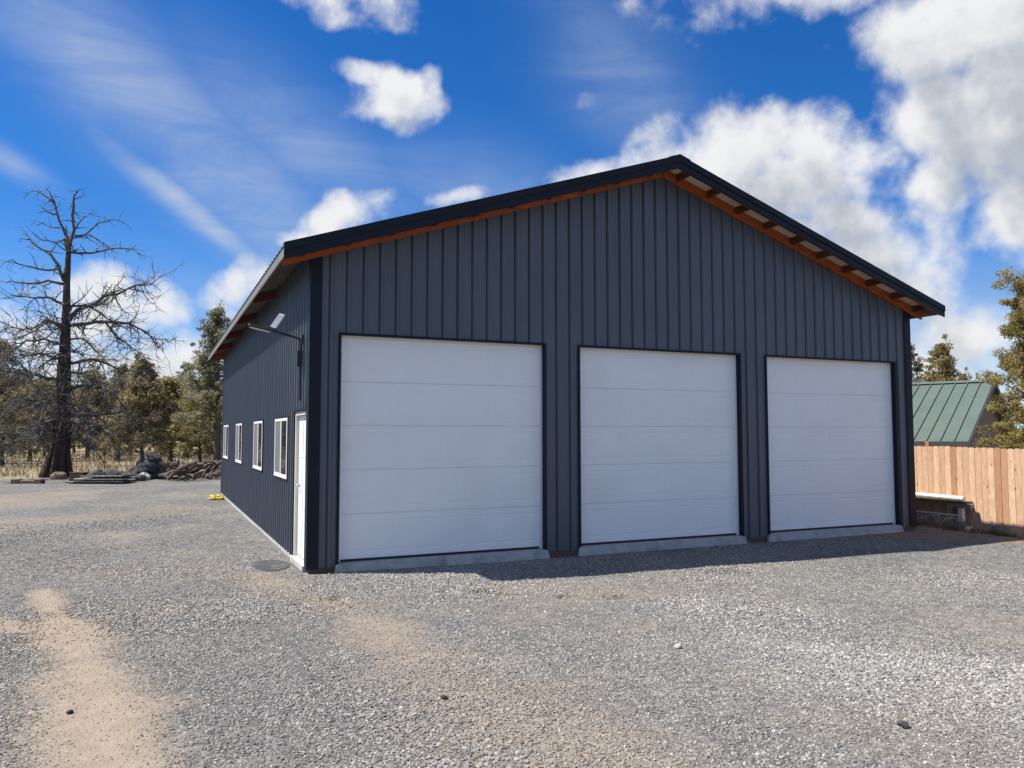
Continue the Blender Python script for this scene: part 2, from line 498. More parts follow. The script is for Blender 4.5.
tonev = np.clip(RNG.beta(2.2, 2.6, len(px)) + (fbm(px * .3, py * .3 + 90, 3) - .5) * .25, 0, 1)
warmv = np.clip(RNG.random(len(px)) ** 2 * .7 + dd * .9 + (fbm(px * .4 + 40, py * .4, 3) - .45) * .9, 0, 1)
pz = gz(px, py) + ps * .25
me = bpy.data.meshes.new('gravel_stones'); me.vertices.add(len(px))
me.vertices.foreach_set('co', np.stack([px, py, pz], -1).astype(np.float32).ravel())
for k_, v_ in (('scl', ps), ('tone', tonev), ('warm', warmv)):
    a_ = me.attributes.new(k_, 'FLOAT', 'POINT'); a_.data.foreach_set('value', v_.astype(np.float32))
me.materials.append(M['stone'])
stones = bpy.data.objects.new('gravel_stones', me); COL.objects.link(stones); tag(stones, 'loose grey crushed gravel covering the yard', 'gravel', kind='stuff')
ng = bpy.data.node_groups.new('scatter_stones', 'GeometryNodeTree')
ng.interface.new_socket('Geometry', in_out='INPUT', socket_type='NodeSocketGeometry')
ng.interface.new_socket('Geometry', in_out='OUTPUT', socket_type='NodeSocketGeometry')
T = NT(ng); gi = T.add('NodeGroupInput'); go = T.add('NodeGroupOutput')
g2i = T.add('GeometryNodeGeometryToInstance')
for sd in range(4):
    ico = T.add('GeometryNodeMeshIcoSphere', {'Radius': 1.0, 'Subdivisions': 2})
    pos = T.add('GeometryNodeInputPosition').outputs[0]
    nz = T.add('ShaderNodeTexNoise', {'Scale': 1.1, 'Detail': 1.5, 'W': sd * 7.3}, noise_dimensions='4D'); T.l.new(pos, nz.inputs['Vector'])
    off = T.vmath('SUBTRACT', nz.outputs['Color'], (.5, .5, .5)); off = T.add('ShaderNodeVectorMath', {0: off, 'Scale': 1.9}, operation='SCALE').outputs[0]
    sp = T.add('GeometryNodeSetPosition', {'Geometry': ico.outputs[0], 'Offset': off})
    sh = T.add('GeometryNodeSetShadeSmooth', {'Geometry': sp.outputs[0]}); sh.inputs['Shade Smooth'].default_value = False
    sm = T.add('GeometryNodeSetMaterial', {'Geometry': sh.outputs[0], 'Material': M['stone']})
    T.l.new(sm.outputs[0], g2i.inputs[0])
iop = T.add('GeometryNodeInstanceOnPoints', {'Points': gi.outputs[0], 'Instance': g2i.outputs[0], 'Pick Instance': True})
rv = T.add('FunctionNodeRandomValue', None, data_type='FLOAT_VECTOR'); rv.inputs[0].default_value = (-.5, -.5, 0); rv.inputs[1].default_value = (.5, .5, 6.28)
T.l.new(rv.outputs[0], iop.inputs['Rotation'])
rs = T.add('FunctionNodeRandomValue', None, data_type='FLOAT_VECTOR'); rs.inputs[0].default_value = (.75, .6, .45); rs.inputs[1].default_value = (1.45, 1.1, .8); rs.inputs['Seed'].default_value = 4
na = T.add('GeometryNodeInputNamedAttribute', None, data_type='FLOAT'); na.inputs[0].default_value = 'scl'
sv = T.add('ShaderNodeVectorMath', {0: rs.outputs[0], 'Scale': na.outputs[0]}, operation='SCALE')
T.l.new(sv.outputs[0], iop.inputs['Scale']); T.l.new(iop.outputs[0], go.inputs[0])
md = stones.modifiers.new('scatter', 'NODES'); md.node_group = ng

# ------------------------------------------------------------------ the garage
W0, W1, LEN = .03, 11.33, 14.70
ZR, XR, SL, OV, EX = 6.086, 5.643, .3323, .51, .388
H = 3.05
DOORS = [(.407, 3.485), (4.076, 7.198), (7.773, 10.921)]
WINS = [(1.80, 3.14), (4.86, 6.26), (8.70, 10.14), (12.40, 14.0)]
roofz = lambda x: ZR - abs(x - XR) * SL
bld = empty('metal_garage', (0, 0, 0))
tag(bld, 'charcoal ribbed metal garage with three white overhead doors and orange rafters', 'garage')


def profile(s0, s1, phase=.06, pitch=.2286, shade_groove=False):
    pts = []
    k0 = int(math.floor((s0 - phase) / pitch)) - 1; k1 = int(math.ceil((s1 - phase) / pitch)) + 1
    for k in range(k0, k1):
        c = phase + k * pitch
        for o, h in (((-.046, 0), (-.044, -.021), (-.031, -.021), (-.029, 0)) if shade_groove else ()) + ((-.027, 0), (-.014, .026), (.014, .026), (.027, 0), (.078, 0), (.084, .003), (.092, .003), (.098, 0), (.131, 0), (.137, .003), (.145, .003), (.151, 0)):  # added slot beside each front rib, shaped to hold a dark line of shade
            pts.append((c + o, h))
    return pts


def wall_mesh(s0, s1, ztop, zbot, opens, place, extra=(), shade_groove=False):
    """ribbed sheet; opens = [(a,b,z0,z1)]; place(s,h,z)->xyz"""
    pr = profile(s0, s1, shade_groove=shade_groove); S = [p[0] for p in pr]; Hh = [p[1] for p in pr]
    cuts = sorted(set([s0, s1] + [p for p in S if s0 < p < s1] + [e for o in opens for e in o[:2]] + list(extra)))
    hv = lambda s: float(np.interp(s, S, Hh)); mb = MB(); memo = {}

    def V(s, z):
        k = (round(s, 5), round(z, 4))
        if k not in memo: memo[k] = len(mb.v); mb.v.append(place(s, hv(s), z))
        return memo[k]
    for a, b in zip(cuts[:-1], cuts[1:]):
        mid = (a + b) / 2; spans = [(lambda s: zbot, ztop)]
        op = [o for o in opens if o[0] - 1e-6 <= mid <= o[1] + 1e-6]
        if op:
            o = op[0]; spans = []
            if o[2] > zbot + .01: spans.append((lambda s: zbot, lambda s, o=o: o[2]))
            spans.append((lambda s, o=o: o[3], ztop))
        for lo, hi in spans:
            mb.f.append((V(a, lo(a)), V(b, lo(b)), V(b, hi(b)), V(a, hi(a))))
    return mb


ZB = -.05
wt = lambda x: roofz(x) - .045
wall_mesh(W0, W1, wt, ZB, [(a, b, ZB, H) for a, b in DOORS], lambda s, h, z: (s, -h, z), (XR,), True).build('front_wall', M['siding'], bld, fix=False)
wall_mesh(0, LEN, lambda s: wt(W0), ZB, [(a - .01, b + .01, 1.03, 1.96) for a, b in WINS] + [(.13, 1.17, ZB, 2.04)], lambda s, h, z: (W0 - h, s, z)).build('side_wall', M['siding'], bld, fix=False)
wall_mesh(0, LEN, lambda s: wt(W1), ZB, [], lambda s, h, z: (W1 + h, s, z)).build('side_wall', M['siding'], bld, fix=False)
wall_mesh(W0, W1, wt, ZB, [], lambda s, h, z: (s, LEN + h, z), (XR,)).build('rear_wall', M['siding'], bld, fix=False)
# slab and skirt
mb = MB().box((W0 + .012, .16, -.3), (W1 - .012, LEN - .03, -.02)); mb.build('foundation_slab', M['lightconcrete'], bld)
MB().box((W0 - .012, 1.16, -.2), (W0 + .008, LEN, -.056)).build('base_strip', M['lightconcrete'], bld)
for a, b in ((W0 + .0, DOORS[0][0] - .035), (DOORS[0][1] + .045, DOORS[1][0] - .045), (DOORS[1][1] + .045, DOORS[2][0] - .045), (DOORS[2][1] + .045, W1 + .02)):
    MB().box((a, -.004, -.25), (b, .034, -.053), .004).build('skirt_board', M['skirt'], bld)
# corner trims
for cx, sg in ((W0, -1), (W1, 1)):
    for cy, sy_ in ((0, -1), (LEN, 1)):
        mb = MB(); zt = roofz(cx) - .07
        mb.box((cx + sg * .032, cy + sy_ * .031, ZB - .004), (cx - sg * .125, cy + sy_ * .027, zt))
        mb.box((cx + sg * .0325, cy + sy_ * .0315, ZB - .004), (cx + sg * .0275, cy - sy_ * .10, zt))
        mb.build('corner_trim', M['trim'] if cy == 0 else M['siding'], bld)
# roof
ye0, ye1 = -OV + .01, LEN + OV - .01
for sg in (-1, 1):
    run = XR + EX if sg < 0 else XR + EX
    pr = [p for p in profile(ye0, ye1, .03) if ye0 < p[0] < ye1]
    pr = [(ye0, 0)] + pr + [(ye1, 0)]
    mb = MB()
    for (y, h) in pr:
        x = XR + sg * (run + .025); mb.v.append((x, y, ZR - (run + .025) * SL + .012 + h)); mb.v.append((XR, y, ZR + .012 + h))
    for k in range(len(pr) - 1): mb.f.append((2 * k, 2 * k + 1, 2 * k + 3, 2 * k + 2))
    n0 = len(mb.v)
    # edge thickness at the eave
    for (y, h) in pr: mb.v.append((XR + sg * (run + .025), y, ZR - (run + .025) * SL + .006))
    for k in range(len(pr) - 1): mb.f.append((2 * k, 2 * k + 2, n0 + k + 1, n0 + k))
    mb.build('roof_panel', M['roofing'], bld, fix=False)
    # soffit underside
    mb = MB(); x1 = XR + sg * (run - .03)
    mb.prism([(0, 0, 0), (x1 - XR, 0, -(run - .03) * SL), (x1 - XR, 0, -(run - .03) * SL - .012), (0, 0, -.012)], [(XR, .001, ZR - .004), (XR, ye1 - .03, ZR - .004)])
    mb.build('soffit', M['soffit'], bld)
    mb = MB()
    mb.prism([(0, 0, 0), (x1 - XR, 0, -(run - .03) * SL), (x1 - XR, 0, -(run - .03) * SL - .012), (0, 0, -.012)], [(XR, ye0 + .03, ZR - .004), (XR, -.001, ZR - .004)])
    mb.build('gable_soffit', M['litsoffit'], bld)
    # rake trim, two stepped bands, both gables
    for yy, sy_ in ((-OV, -1), (LEN + OV, 1)):
        mb = MB(); xe = run + .03
        for z0, z1, y0, y1 in ((.036, -.066, .022, -.02), (-.066, -.172, .006, -.02)):
            q = [(0, sy_ * y0, z0), (0, sy_ * y1, z0), (0, sy_ * y1, z1), (0, sy_ * y0, z1)]
            mb.prism(q, [(XR, yy, ZR), (XR + sg * xe, yy, ZR - xe * SL)])
        mb.prism([(0, sy_ * .022, .036), (0, -sy_ * .13, .036), (0, -sy_ * .13, .031), (0, sy_ * .022, .031)], [(XR, yy, ZR + .002), (XR + sg * xe, yy, ZR - xe * SL + .002)])
        mb.build('rake_trim', M['trim'], bld)
    # rafters under the overhang
    def slope_bar(name, y0, y1, zt, zb, xa, xb):
        a = XR + sg * xa; b_ = XR + sg * xb
        MB().prism([(0, y0, zt), (0, y1, zt), (0, y1, zb), (0, y0, zb)], [(a, 0, ZR - xa * SL), (b_, 0, ZR - xb * SL)]).build(name, M['stain'], bld)
    slope_bar('gable_rafter', -.070, -.030, -.02, -.178, .012, run - .02)
    slope_bar('barge_rafter', -.488, -.452, -.02, -.160, .012, run - .02)
    slope_bar('gable_rafter', LEN + .026, LEN + .064, -.02, -.225, .012, run - .02)
    xk = .28
    while xk < run - .1:
        x = XR + sg * xk; z = ZR - xk * SL
        hw = .02
        MB().prism([(-hw, 0, -.018 + sg * hw * SL), (hw, 0, -.018 - sg * hw * SL), (hw, 0, -.125 - sg * hw * SL), (-hw, 0, -.125 + sg * hw * SL)], [(x, -.451, z), (x, -.0705, z)]).build('lookout', M['shadedstain'], bld)
        xk += .61
    # eave fascia and rafter tails
    xe = XR + sg * (run + .004); ze = ZR - run * SL
    MB().box((xe - .012, ye0 + .0, ze - .125), (xe + .012, ye1, ze - .004)).build('eave_fascia', M['fascia'], bld)
    yk = 3.4
    wx = W0 if sg < 0 else W1
    while yk < LEN:
        a = xe - sg * .013; q = abs(a - XR) * SL
        MB().prism([(0, -.045, 0), (0, .045, 0), (0, .045, -.14), (0, -.045, -.14)], [(a, yk, ZR - q - .02), (wx + sg * .022, yk, roofz(wx + sg * .022) - .02)]).build('rafter_tail', M['taildark'], bld)
        yk += 2.85
mb = MB()
for sg in (-1, 1):
    mb.prism([(0, -OV - .03, .040), (0, LEN + OV + .03, .040), (0, LEN + OV + .03, .048), (0, -OV - .03, .048)], [(XR + sg * .001, 0, ZR), (XR + sg * .2, 0, ZR - .2 * SL)])
mb.build('ridge_cap', M['roofing'], bld)

# overhead doors
DY = .092


def overhead_door(a, b):
    w = b - a - .064; x0 = a + .032; z0, z1 = .028, H - .034
    door_mb = MB(); nsec = 5; sh = (z1 - z0) / nsec
    npan = 4
    for k in range(nsec):
        za = z0 + k * sh + (.0 if k == 0 else .003); zb = z0 + (k + 1) * sh - (.003 if k < nsec - 1 else 0)
        # panels embossed
        xs = [x0]; mar = .075
        pw = (w - mar * (npan + 1)) / npan
        rects = [(x0 + mar + i * (pw + mar), x0 + mar + i * (pw + mar) + pw, za + .085, zb - .085) for i in range(npan)]
        lip = .0035
        y = DY
        # section lips
        door_mb.quad((x0, y + lip, za), (x0 + w, y + lip, za), (x0 + w, y, za + .007), (x0, y, za + .007))
        door_mb.quad((x0, y, zb - .007), (x0 + w, y, zb - .007), (x0 + w, y + lip, zb), (x0, y + lip, zb))
        door_mb.quad((x0, y + lip + .004, zb), (x0 + w, y + lip + .004, zb), (x0 + w, y + lip + .004, zb + .006), (x0, y + lip + .004, zb + .006))
        A_, B_ = za + .007, zb - .007
        C_, D_ = rects[0][2], rects[0][3]
        door_mb.quad((x0, y, A_), (x0 + w, y, A_), (x0 + w, y, C_), (x0, y, C_))
        door_mb.quad((x0, y, D_), (x0 + w, y, D_), (x0 + w, y, B_), (x0, y, B_))
        prev = x0
        for (ra, rb, rc, rd) in rects:
            door_mb.quad((prev, y, C_), (ra, y, C_), (ra, y, D_), (prev, y, D_)); prev = rb
            rings = [(0, 0), (.012, .0028), (.022, .0028), (.036, .0004)]
            for (i0, d0), (i1, d1) in zip(rings[:-1], rings[1:]):
                o = [(ra + i0, y + d0, rc + i0), (rb - i0, y + d0, rc + i0), (rb - i0, y + d0, rd - i0), (ra + i0, y + d0, rd - i0)]
                n = [(ra + i1, y + d1, rc + i1), (rb - i1, y + d1, rc + i1), (rb - i1, y + d1, rd - i1), (ra + i1, y + d1, rd - i1)]
                for q in range(4): door_mb.quad(o[q], o[(q + 1) % 4], n[(q + 1) % 4], n[q])
            door_mb.quad(*n)
        door_mb.quad((prev, y, C_), (x0 + w, y, C_), (x0 + w, y, D_), (prev, y, D_))
    door_mb.box((x0, DY + .012, z0), (x0 + w, DY + .05, z1))
    dr = door_mb.build('overhead_door', M['white'], bld, fix=False)
    # bottom seal
    MB().box((x0, DY - .004, .001), (x0 + w, DY + .04, .0275)).build('bottom_seal', M['rubber'], dr)
    # white side and head stops
    mb = MB()
    mb.box((a + .0035, DY - .022, .0), (a + .050, DY - .002, H - .004)); mb.box((b - .050, DY - .022, .0), (b - .0035, DY - .002, H - .004))
    mb.box((a + .0505, DY - .022, H - .048), (b - .0505, DY - .002, H - .004))
    mb.build('door_stop', M['white'], dr)
    # dark metal surround
    mb = MB()
    for s, e in ((a, 1), (b, -1)):
        mb.box((s - e * .022, -.0325, -.05), (s + e * .012, -.0285, H + .022))
        mb.box((s - e * .001, -.0283, -.02), (s + e * .003, DY + .06, H))
    mb.box((a + .0125, -.0326, H - .012), (b - .0125, -.0286, H + .021)); mb.box((a + .0035, -.0282, H - .003), (b - .0035, DY + .06, H + .001))
    mb.build('opening_trim', M['trim'], dr)
    # concrete apron
    mb = MB(); x0, x1 = a - .0, b + .0
    prof = [(0, .15, 0), (0, -.02, -.004), (0, -.045, -.012), (0, -.085, -.17), (0, .15, -.25)]
    mb.prism(prof, [(x0 + .0, 0, -.003), (x1 + .0, 0, -.003)])
    n = len(prof)
    for k in (2, 3): 
        v = mb.v[k]; mb.v[k] = (v[0] - .03 * (k - 1), v[1], v[2]); v = mb.v[n + k]; mb.v[n + k] = (v[0] + .03 * (k - 1), v[1], v[2])
    mb.build('apron', M['concrete'], bld)


for a, b in DOORS: overhead_door(a, b)

# side windows
for a, b in WINS:
    z0, z1 = 1.035, 1.955; x = W0
    mb = MB(); fw = .045
    o = x - .034; i = x + .03
    mb.box((o, a, z0), (i, b, z0 + fw), .004); mb.box((o, a, z1 - fw), (i, b, z1), .004)
    mb.box((o, a, z0 + fw + .0005), (i, a + fw, z1 - fw - .0005), .004); mb.box((o, b - fw, z0 + fw + .0005), (i, b, z1 - fw - .0005), .004)
    mid = (a + b) / 2
    mb.box((o + .003, mid - .030, z0 + fw + .0005), (i, mid + .030, z1 - fw - .0005), .004)
    mb.box((o - .006, a - .02, z0 - .014), (o + .03, b + .02, z0 - .0005), .003)
    w = mb.build('window', M['vinyl'], bld)
    MB().box((o + .009, a + fw + .001, z0 + fw + .001), (o + .016, mid - .033, z1 - fw - .001)).build('pane', M['glass'], w)
    MB().box((o + .009, mid + .033, z0 + fw + .001), (o + .016, b - fw - .001, z1 - fw - .001)).build('screen', M['screen'], w)
    mb = MB()
    for y0, y1, za, zb in ((a - .034, a - .0205, z0 - .03, z1 + .014), (b + .0205, b + .034, z0 - .03, z1 + .014), (a - .034, b + .034, z1 + .0145, z1 + .03), (a - .034, b + .034, z0 - .045, z0 - .0305)):
        mb.box((x - .029, y0, za), (x + .004, y1, zb))
    mb.build('window_trim', M['trim'], w)

# entry door in the side wall
a, b = .15, 1.15; zt = 2.02; x = W0
mb = MB()
mb.box((x - .012, a, -.03), (x + .12, a + .05, zt), .003); mb.box((x - .012, b - .05, -.03), (x + .12, b, zt), .003); mb.box((x - .012, a + .0505, zt - .05), (x + .12, b - .0505, zt), .003)
ed = mb.build('entry_frame', M['jamb'], bld)
mb = MB(); mb.box((x + .035, a + .055, -.005), (x + .08, b - .055, zt - .055), .003)
for zc, hh in ((.32, .42), (.95, .55), (1.62, .5)):
    for yc in (a + .30, b - .30): mb.box((x + .029, yc - .14, zc - hh / 2), (x + .034, yc + .14, zc + hh / 2), .003)
leaf = mb.build('entry_door', M['vinyl'], bld)
MB().tube([(x + .034, .92, .98), (x - .005, .92, .98), (x - .03, .92, .98)], [.024, .02, .03], 10).build('door_knob', M['steel'], leaf)
for zc in (.25, 1.0, 1.75): MB().tube([(x + .028, a + .06, zc - .05), (x + .028, a + .06, zc + .05)], .008, 6).build('hinge', M['steel'], leaf)
MB().box((x - .055, a - .01, -.11), (x + .12, b + .01, -.031), .006).build('door_sill', M['lightconcrete'], bld)
mb = MB()
mb.box((x - .031, a - .03, -.04), (x + .01, a - .0005, zt + .03)); mb.box((x - .031, b + .0005, -.04), (x + .01, b + .03, zt + .03)); mb.box((x - .031, a, zt + .0005), (x + .01, b, zt + .03))
mb.build('entry_trim', M['trim'], bld)

# ------------------------------------------------------------------ solar wall lamp
lx, ly = W0 - .030, .55
root = empty('wall_lamp', (lx, ly, 2.17))
tag(root, 'black solar lamp on a long arm fixed high on the side wall', 'lamp')
og = (lx, ly, 2.17)
MB().tube([(lx - .02, ly, 2.17), (lx - .02, ly, 2.98), (lx - .035, ly, 3.02), (lx - .06, ly, 3.035), (-.40, ly, 3.115)], .017, 8).build('arm', M['black'], root, og)
MB().box((lx - .02, ly - .06, 2.95), (lx, ly + .06, 3.09), .004).build('wall_bracket', M['black'], root, og)
MB().box((lx - .075, ly - .045, 2.64), (lx - .002, ly + .045, 2.86), .006).build('battery_box', M['black'], root, og)
mb = MB(); ax = Vector((-.98, 0, .2)).normalized()
mb.obox((-.555, ly, 3.148), ax, (0, 1, 0), (.34, .11, .038), .012); lh = mb.build('lamp_head', M['black'], root, og)
mb = MB(); mb.obox((-.57, ly, 3.126), ax, (0, 1, 0), (.26, .085, .006)); mb.build('lens', M['led'], lh, og)
v1_ = Vector((.12, 0, .19)).normalized()
pc = Vector((-.335, ly, 3.26))
nrm = Vector((-.75, -.47, .474)).normalized(); wv_ = nrm.cross(v1_)
pn = MB().obox(pc, v1_, wv_, (.22, .14, .018), .003).build('solar_panel', M['panelframe'], root, og)

MB().obox(pc + nrm * .0105, v1_, wv_, (.205, .126, .003)).obox(pc - nrm * .0105, v1_, wv_, (.205, .126, .003)).build('solar_cell', M['cells'], pn, og)
MB().tube([(-.36, ly, 3.12), (-.345, ly, 3.20), tuple(pc)], .012, 6).build('panel_post', M['black'], root, og)

# ------------------------------------------------------------------ rubber lid and yellow hose
lp = on_z(273, 565.5, -.1)
z = float(gz(lp[0] - .02, lp[1]))
root = MB(); ring = []
n = 28
for k in range(n):
    a = 2 * math.pi * k / n; q = 1 + .04 * math.sin(3 * a + 1)
    ring.append((math.cos(a) * .25 * q, math.sin(a) * .46 * q))
for zz, s in ((-.01, 1), (.018, 1), (.026, .94), (.022, .5)):
    root.v += [(p[0] * s, p[1] * s, zz) for p in ring]
for j in range(3):
    for k in range(n): root.f.append((j * n + k, j * n + (k + 1) % n, (j + 1) * n + (k + 1) % n, (j + 1) * n + k))
root.f.append(tuple(3 * n + k for k in range(n)))
o = root.build('rubber_mat', M['lid'], loc=(-.33, lp[1] + .05, z - .008))
tag(o, 'dark round rubber mat lying on gravel outside the side door', 'mat')

pts = []
for k in range(150):
    a = k * .26; rr = .20 + .10 * (k / 150) + .02 * math.sin(k * .9)
    pts.append((rr * math.cos(a) * .62, rr * math.sin(a) * 1.3, .02 + .10 * abs(math.sin(k * .041)) * (k % 40) / 40))
hp = (-.22, 13.1, float(gz(-.22, 13.1)))
o = MB().tube(pts, .016, 6).build('garden_hose', M['yellow'], smooth=True, loc=hp)
tag(o, 'coiled yellow hose on gravel at the far end of the side wall', 'hose')

# ------------------------------------------------------------------ plant builder


def branch_tube(mb, p0, d, length, r0, depth, bend, out=None, up=-.1, rnd=random):
    pts = [Vector(p0)]; rad = [r0]; d = Vector(d).normalized(); n = max(3, int(length / .35) if depth else 3)
    st = length / n
    for k in range(n):
        d = (d + Vector((rnd.gauss(0, bend), rnd.gauss(0, bend), rnd.gauss(0, bend) + up * .12))).normalized()
        pts.append(pts[-1] + d * st); rad.append(max(.007, r0 * (1 - (k + 1) / n * .8)))
    mb.tube(pts, rad, 5 if r0 > .03 else 3, cap=False)
    if out is not None: out += pts[1:]
    return pts, rad


def leaf_cloud(centres, per, spread, size, tone, flat=.75):
    """clumps of small leaf faces; returns V,F,tone arrays"""
    C = np.asarray(centres, float); n = len(C) * per
    idx = np.repeat(np.arange(len(C)), per)
    off = RNG.normal(0, 1, (n, 3)); off /= np.linalg.norm(off, axis=1)[:, None] + 1e-9
    off *= (RNG.random(n) ** .45)[:, None]
    sp = spread * RNG.uniform(.6, 1.35, len(C))[idx]
    off[:, 2] *= flat
    c = C[idx] + off * sp[:, None]
    a = RNG.normal(0, 1, (n, 3)); a[:, 2] += .5; a += off * .8; a /= np.linalg.norm(a, axis=1)[:, None]
    b_ = np.cross(a, RNG.normal(0, 1, (n, 3))); b_ /= np.linalg.norm(b_, axis=1)[:, None] + 1e-9
    s = size * RNG.uniform(.5, 1.3, n)
    wd = s * RNG.uniform(.16, .34, n)
    p0 = c - a * (s * .5)[:, None] - b_ * (wd * .5)[:, None]; p1 = c - a * (s * .5)[:, None] * .6 + b_ * (wd)[:, None]
    p2 = c + a * (s * .6)[:, None]; p3 = c - b_ * (wd * 1.1)[:, None] + a * (s * .1)[:, None]
    V = np.stack([p0, p1, p2, p3], 1).reshape(-1, 3); F = np.arange(n * 4).reshape(-1, 4)
    tn = np.clip(tone[idx] + RNG.normal(0, .16, n), 0, 1)
    return V, F, np.repeat(tn, 4)


def conifer(name, h, rad, kind, seed, leafmat, nl=46, per=60, leaf=.22, spread=.42, bare=.18, shape=1.0, loc=(0, 0, 0), sparse=0.0, trunk_r=None):
    rnd = random.Random(seed)
    root = empty(name, loc)
    tr = trunk_r or h * .022
    tk = MB(); lean = (rnd.uniform(-.04, .04), rnd.uniform(-.04, .04))
    tp = [(lean[0] * z + .05 * math.sin(z * 1.3 + seed), lean[1] * z + .05 * math.cos(z * 1.1), z) for z in np.linspace(-.3, h * .96, 9)]
    tk.tube(tp, [tr * (1.35 if k == 0 else 1) * (1 - .9 * k / 8) + .01 for k in range(9)], 7)
    cen = []
    for k in range(nl):
        f = (k + rnd.random()) / nl
        z = h * (bare + (1 - bare) * f ** .9)
        prof = (math.sin(min(1, (f * .85 + .12)) * math.pi) ** .7 if shape > .5 else (1 - f) ** .8 + .06)
        L = rad * max(.12, prof) * rnd.uniform(.55, 1.15)
        if shape < .5: L = rad * max(.12, prof) * rnd.uniform(.72, 1.02)
        elif rnd.random() < .12: L *= 1.2
        a = rnd.uniform(0, 2 * math.pi); tx, ty = lean[0] * z, lean[1] * z
        d = (math.cos(a), math.sin(a), rnd.uniform(-.05, .45) + .5 * f)
        o = []; branch_tube(tk, (tx, ty, z), d, L, max(.012, tr * .30 * (1 - f * .7)), 1, .12, o, .3, rnd)
        if rnd.random() < sparse: continue
        for q in o[max(0, len(o) // 3):]:
            cen.append((q.x + rnd.gauss(0, .12), q.y + rnd.gauss(0, .12), q.z + rnd.gauss(0, .12)))
            if rnd.random() < .45: cen.append((q.x + rnd.gauss(0, .35), q.y + rnd.gauss(0, .35), q.z + rnd.gauss(0, .28)))
    cen.append((lean[0] * h, lean[1] * h, h))
    tk.build('trunk', M['bark'], root, fix=False, smooth=True)
    tn = np.clip(RNG.beta(2, 2, len(cen)), 0, 1)
    V, F_, tn = leaf_cloud(cen, per, spread, leaf, tn)
    V[:, 2] = np.maximum(V[:, 2], h * .04)
    np_mesh('crown', V, F_, leafmat, root, {'tone': tn})
    return root


# prototypes, then copies
protos = [
    conifer('juniper_tree', 8.5, 3.1, 'j', 1, M['juniper'], 96, 52, .18, .38, .10, 0),
    conifer('juniper_tree', 7.4, 2.6, 'j', 2, M['goldjuniper'], 62, 46, .20, .42, .10),
    conifer('juniper_tree', 9.6, 2.8, 'j', 3, M['juniper'], 100, 50, .17, .36, .12, 0),
    conifer('juniper_tree', 6.4, 2.6, 'j', 4, M['goldjuniper'], 52, 46, .19, .42, .08),
    conifer('pine_tree', 14.0, 3.6, 'p', 5, M['pine'], 100, 44, .20, .40, .18, .3, sparse=.1),
    conifer('pine_tree', 11.5, 2.6, 'p', 6, M['pine'], 60, 36, .20, .40, .26, .3, sparse=.25),
    conifer('juniper_tree', 8.0, 2.2, 'j', 31, M['goldjuniper'], 80, 60, .17, .34, .06, 0),
]
used = [False] * len(protos)
hp_ = [8.5, 7.4, 9.6, 6.4, 14.0, 11.5, 8.0]
WG = 'trees of the woods beyond the gravel yard'


def plant(k, u, dist, vtop, label, squash=1.0, group=None):
    p = at_d(u, 434, dist); z = float(gz(p[0], p[1]))
    top = at_d(u, vtop, dist)[2]; s = max(.35, (top - z) / hp_[k])
    o = protos[k] if not used[k] else copy_tree(protos[k]); used[k] = True
    o.location = (p[0], p[1], z); o.rotation_euler = (0, 0, random.uniform(0, 6.28)); o.scale = (s * squash, s * squash, s)
    cat = 'pine tree' if k in (4, 5) else 'juniper'
    tag(o, label, cat, group)
    return o


# tall pine by the rear corner and distinct trees first
plant(4, 218, 46, 311, 'tall grey-green pine rising just behind the rear corner of the garage', 1.12)
plant(5, 186, 62, 366, 'thin sparse pine beside the tall pine, left of the garage roof tip', 1.3)
plant(0, 142, 50, 362, 'dark bushy juniper behind the rock pile, right of the dead tree', 1.0)
plant(1, 172, 52, 384, 'low golden green juniper between the rock pile and the garage', 1.15)
plant(3, 200, 49, 398, 'short rounded golden juniper near the log pile by the garage', 1.2)
plant(2, 118, 60, 368, 'olive juniper standing directly right of the dead tree trunk', 1.0)
plant(2, 3, 52, 345, 'dark juniper at the far left edge of the picture', 1.0)
plant(0, 88, 66, 372, 'olive juniper seen right behind the dead tree trunk', 1.0)
lst = [(1, 30, 62, 385), (0, -30, 58, 350), (2, -70, 70, 345), (3, 60, 75, 396), (0, 156, 74, 382), (1, 105, 78, 388), (2, 210, 70, 372), (0, 128, 88, 380), (1, 75, 90, 390), (2, 22, 84, 372),
       (3, 150, 95, 395), (0, 182, 100, 388), (1, 48, 100, 386), (2, 95, 110, 384), (0, 8, 108, 378), (1, 200, 105, 390), (2, -15, 95, 370), (3, 118, 120, 398), (0, 165, 125, 394), (1, 30, 130, 392), (0, 230, 90, 376), (2, 250, 75, 372),
       (0, 70, 140, 396), (1, 138, 145, 398), (2, 190, 140, 394), (0, 218, 130, 392), (1, -50, 110, 376), (0, -110, 80, 352), (3, -95, 60, 372), (2, 100, 150, 398), (0, 50, 155, 396), (1, 155, 160, 400), (3, 12, 72, 398), (3, 190, 82, 402), (3, 90, 84, 404), (3, 132, 70, 400), (3, 45, 68, 404), (3, -20, 74, 396), (3, 165, 66, 404), (3, 215, 62, 404)]
for k, u, dist, vt in lst:
    o = plant(k, u, dist, vt, None, random.uniform(.9, 1.25), WG)
    tag(o, ('olive' if k in (0, 2) else 'golden green') + ' juniper in the dense woods beyond the gravel yard', 'juniper', WG)
    if k in (1, 3): o['group'] = 'golden trees of the woods beyond the gravel yard'
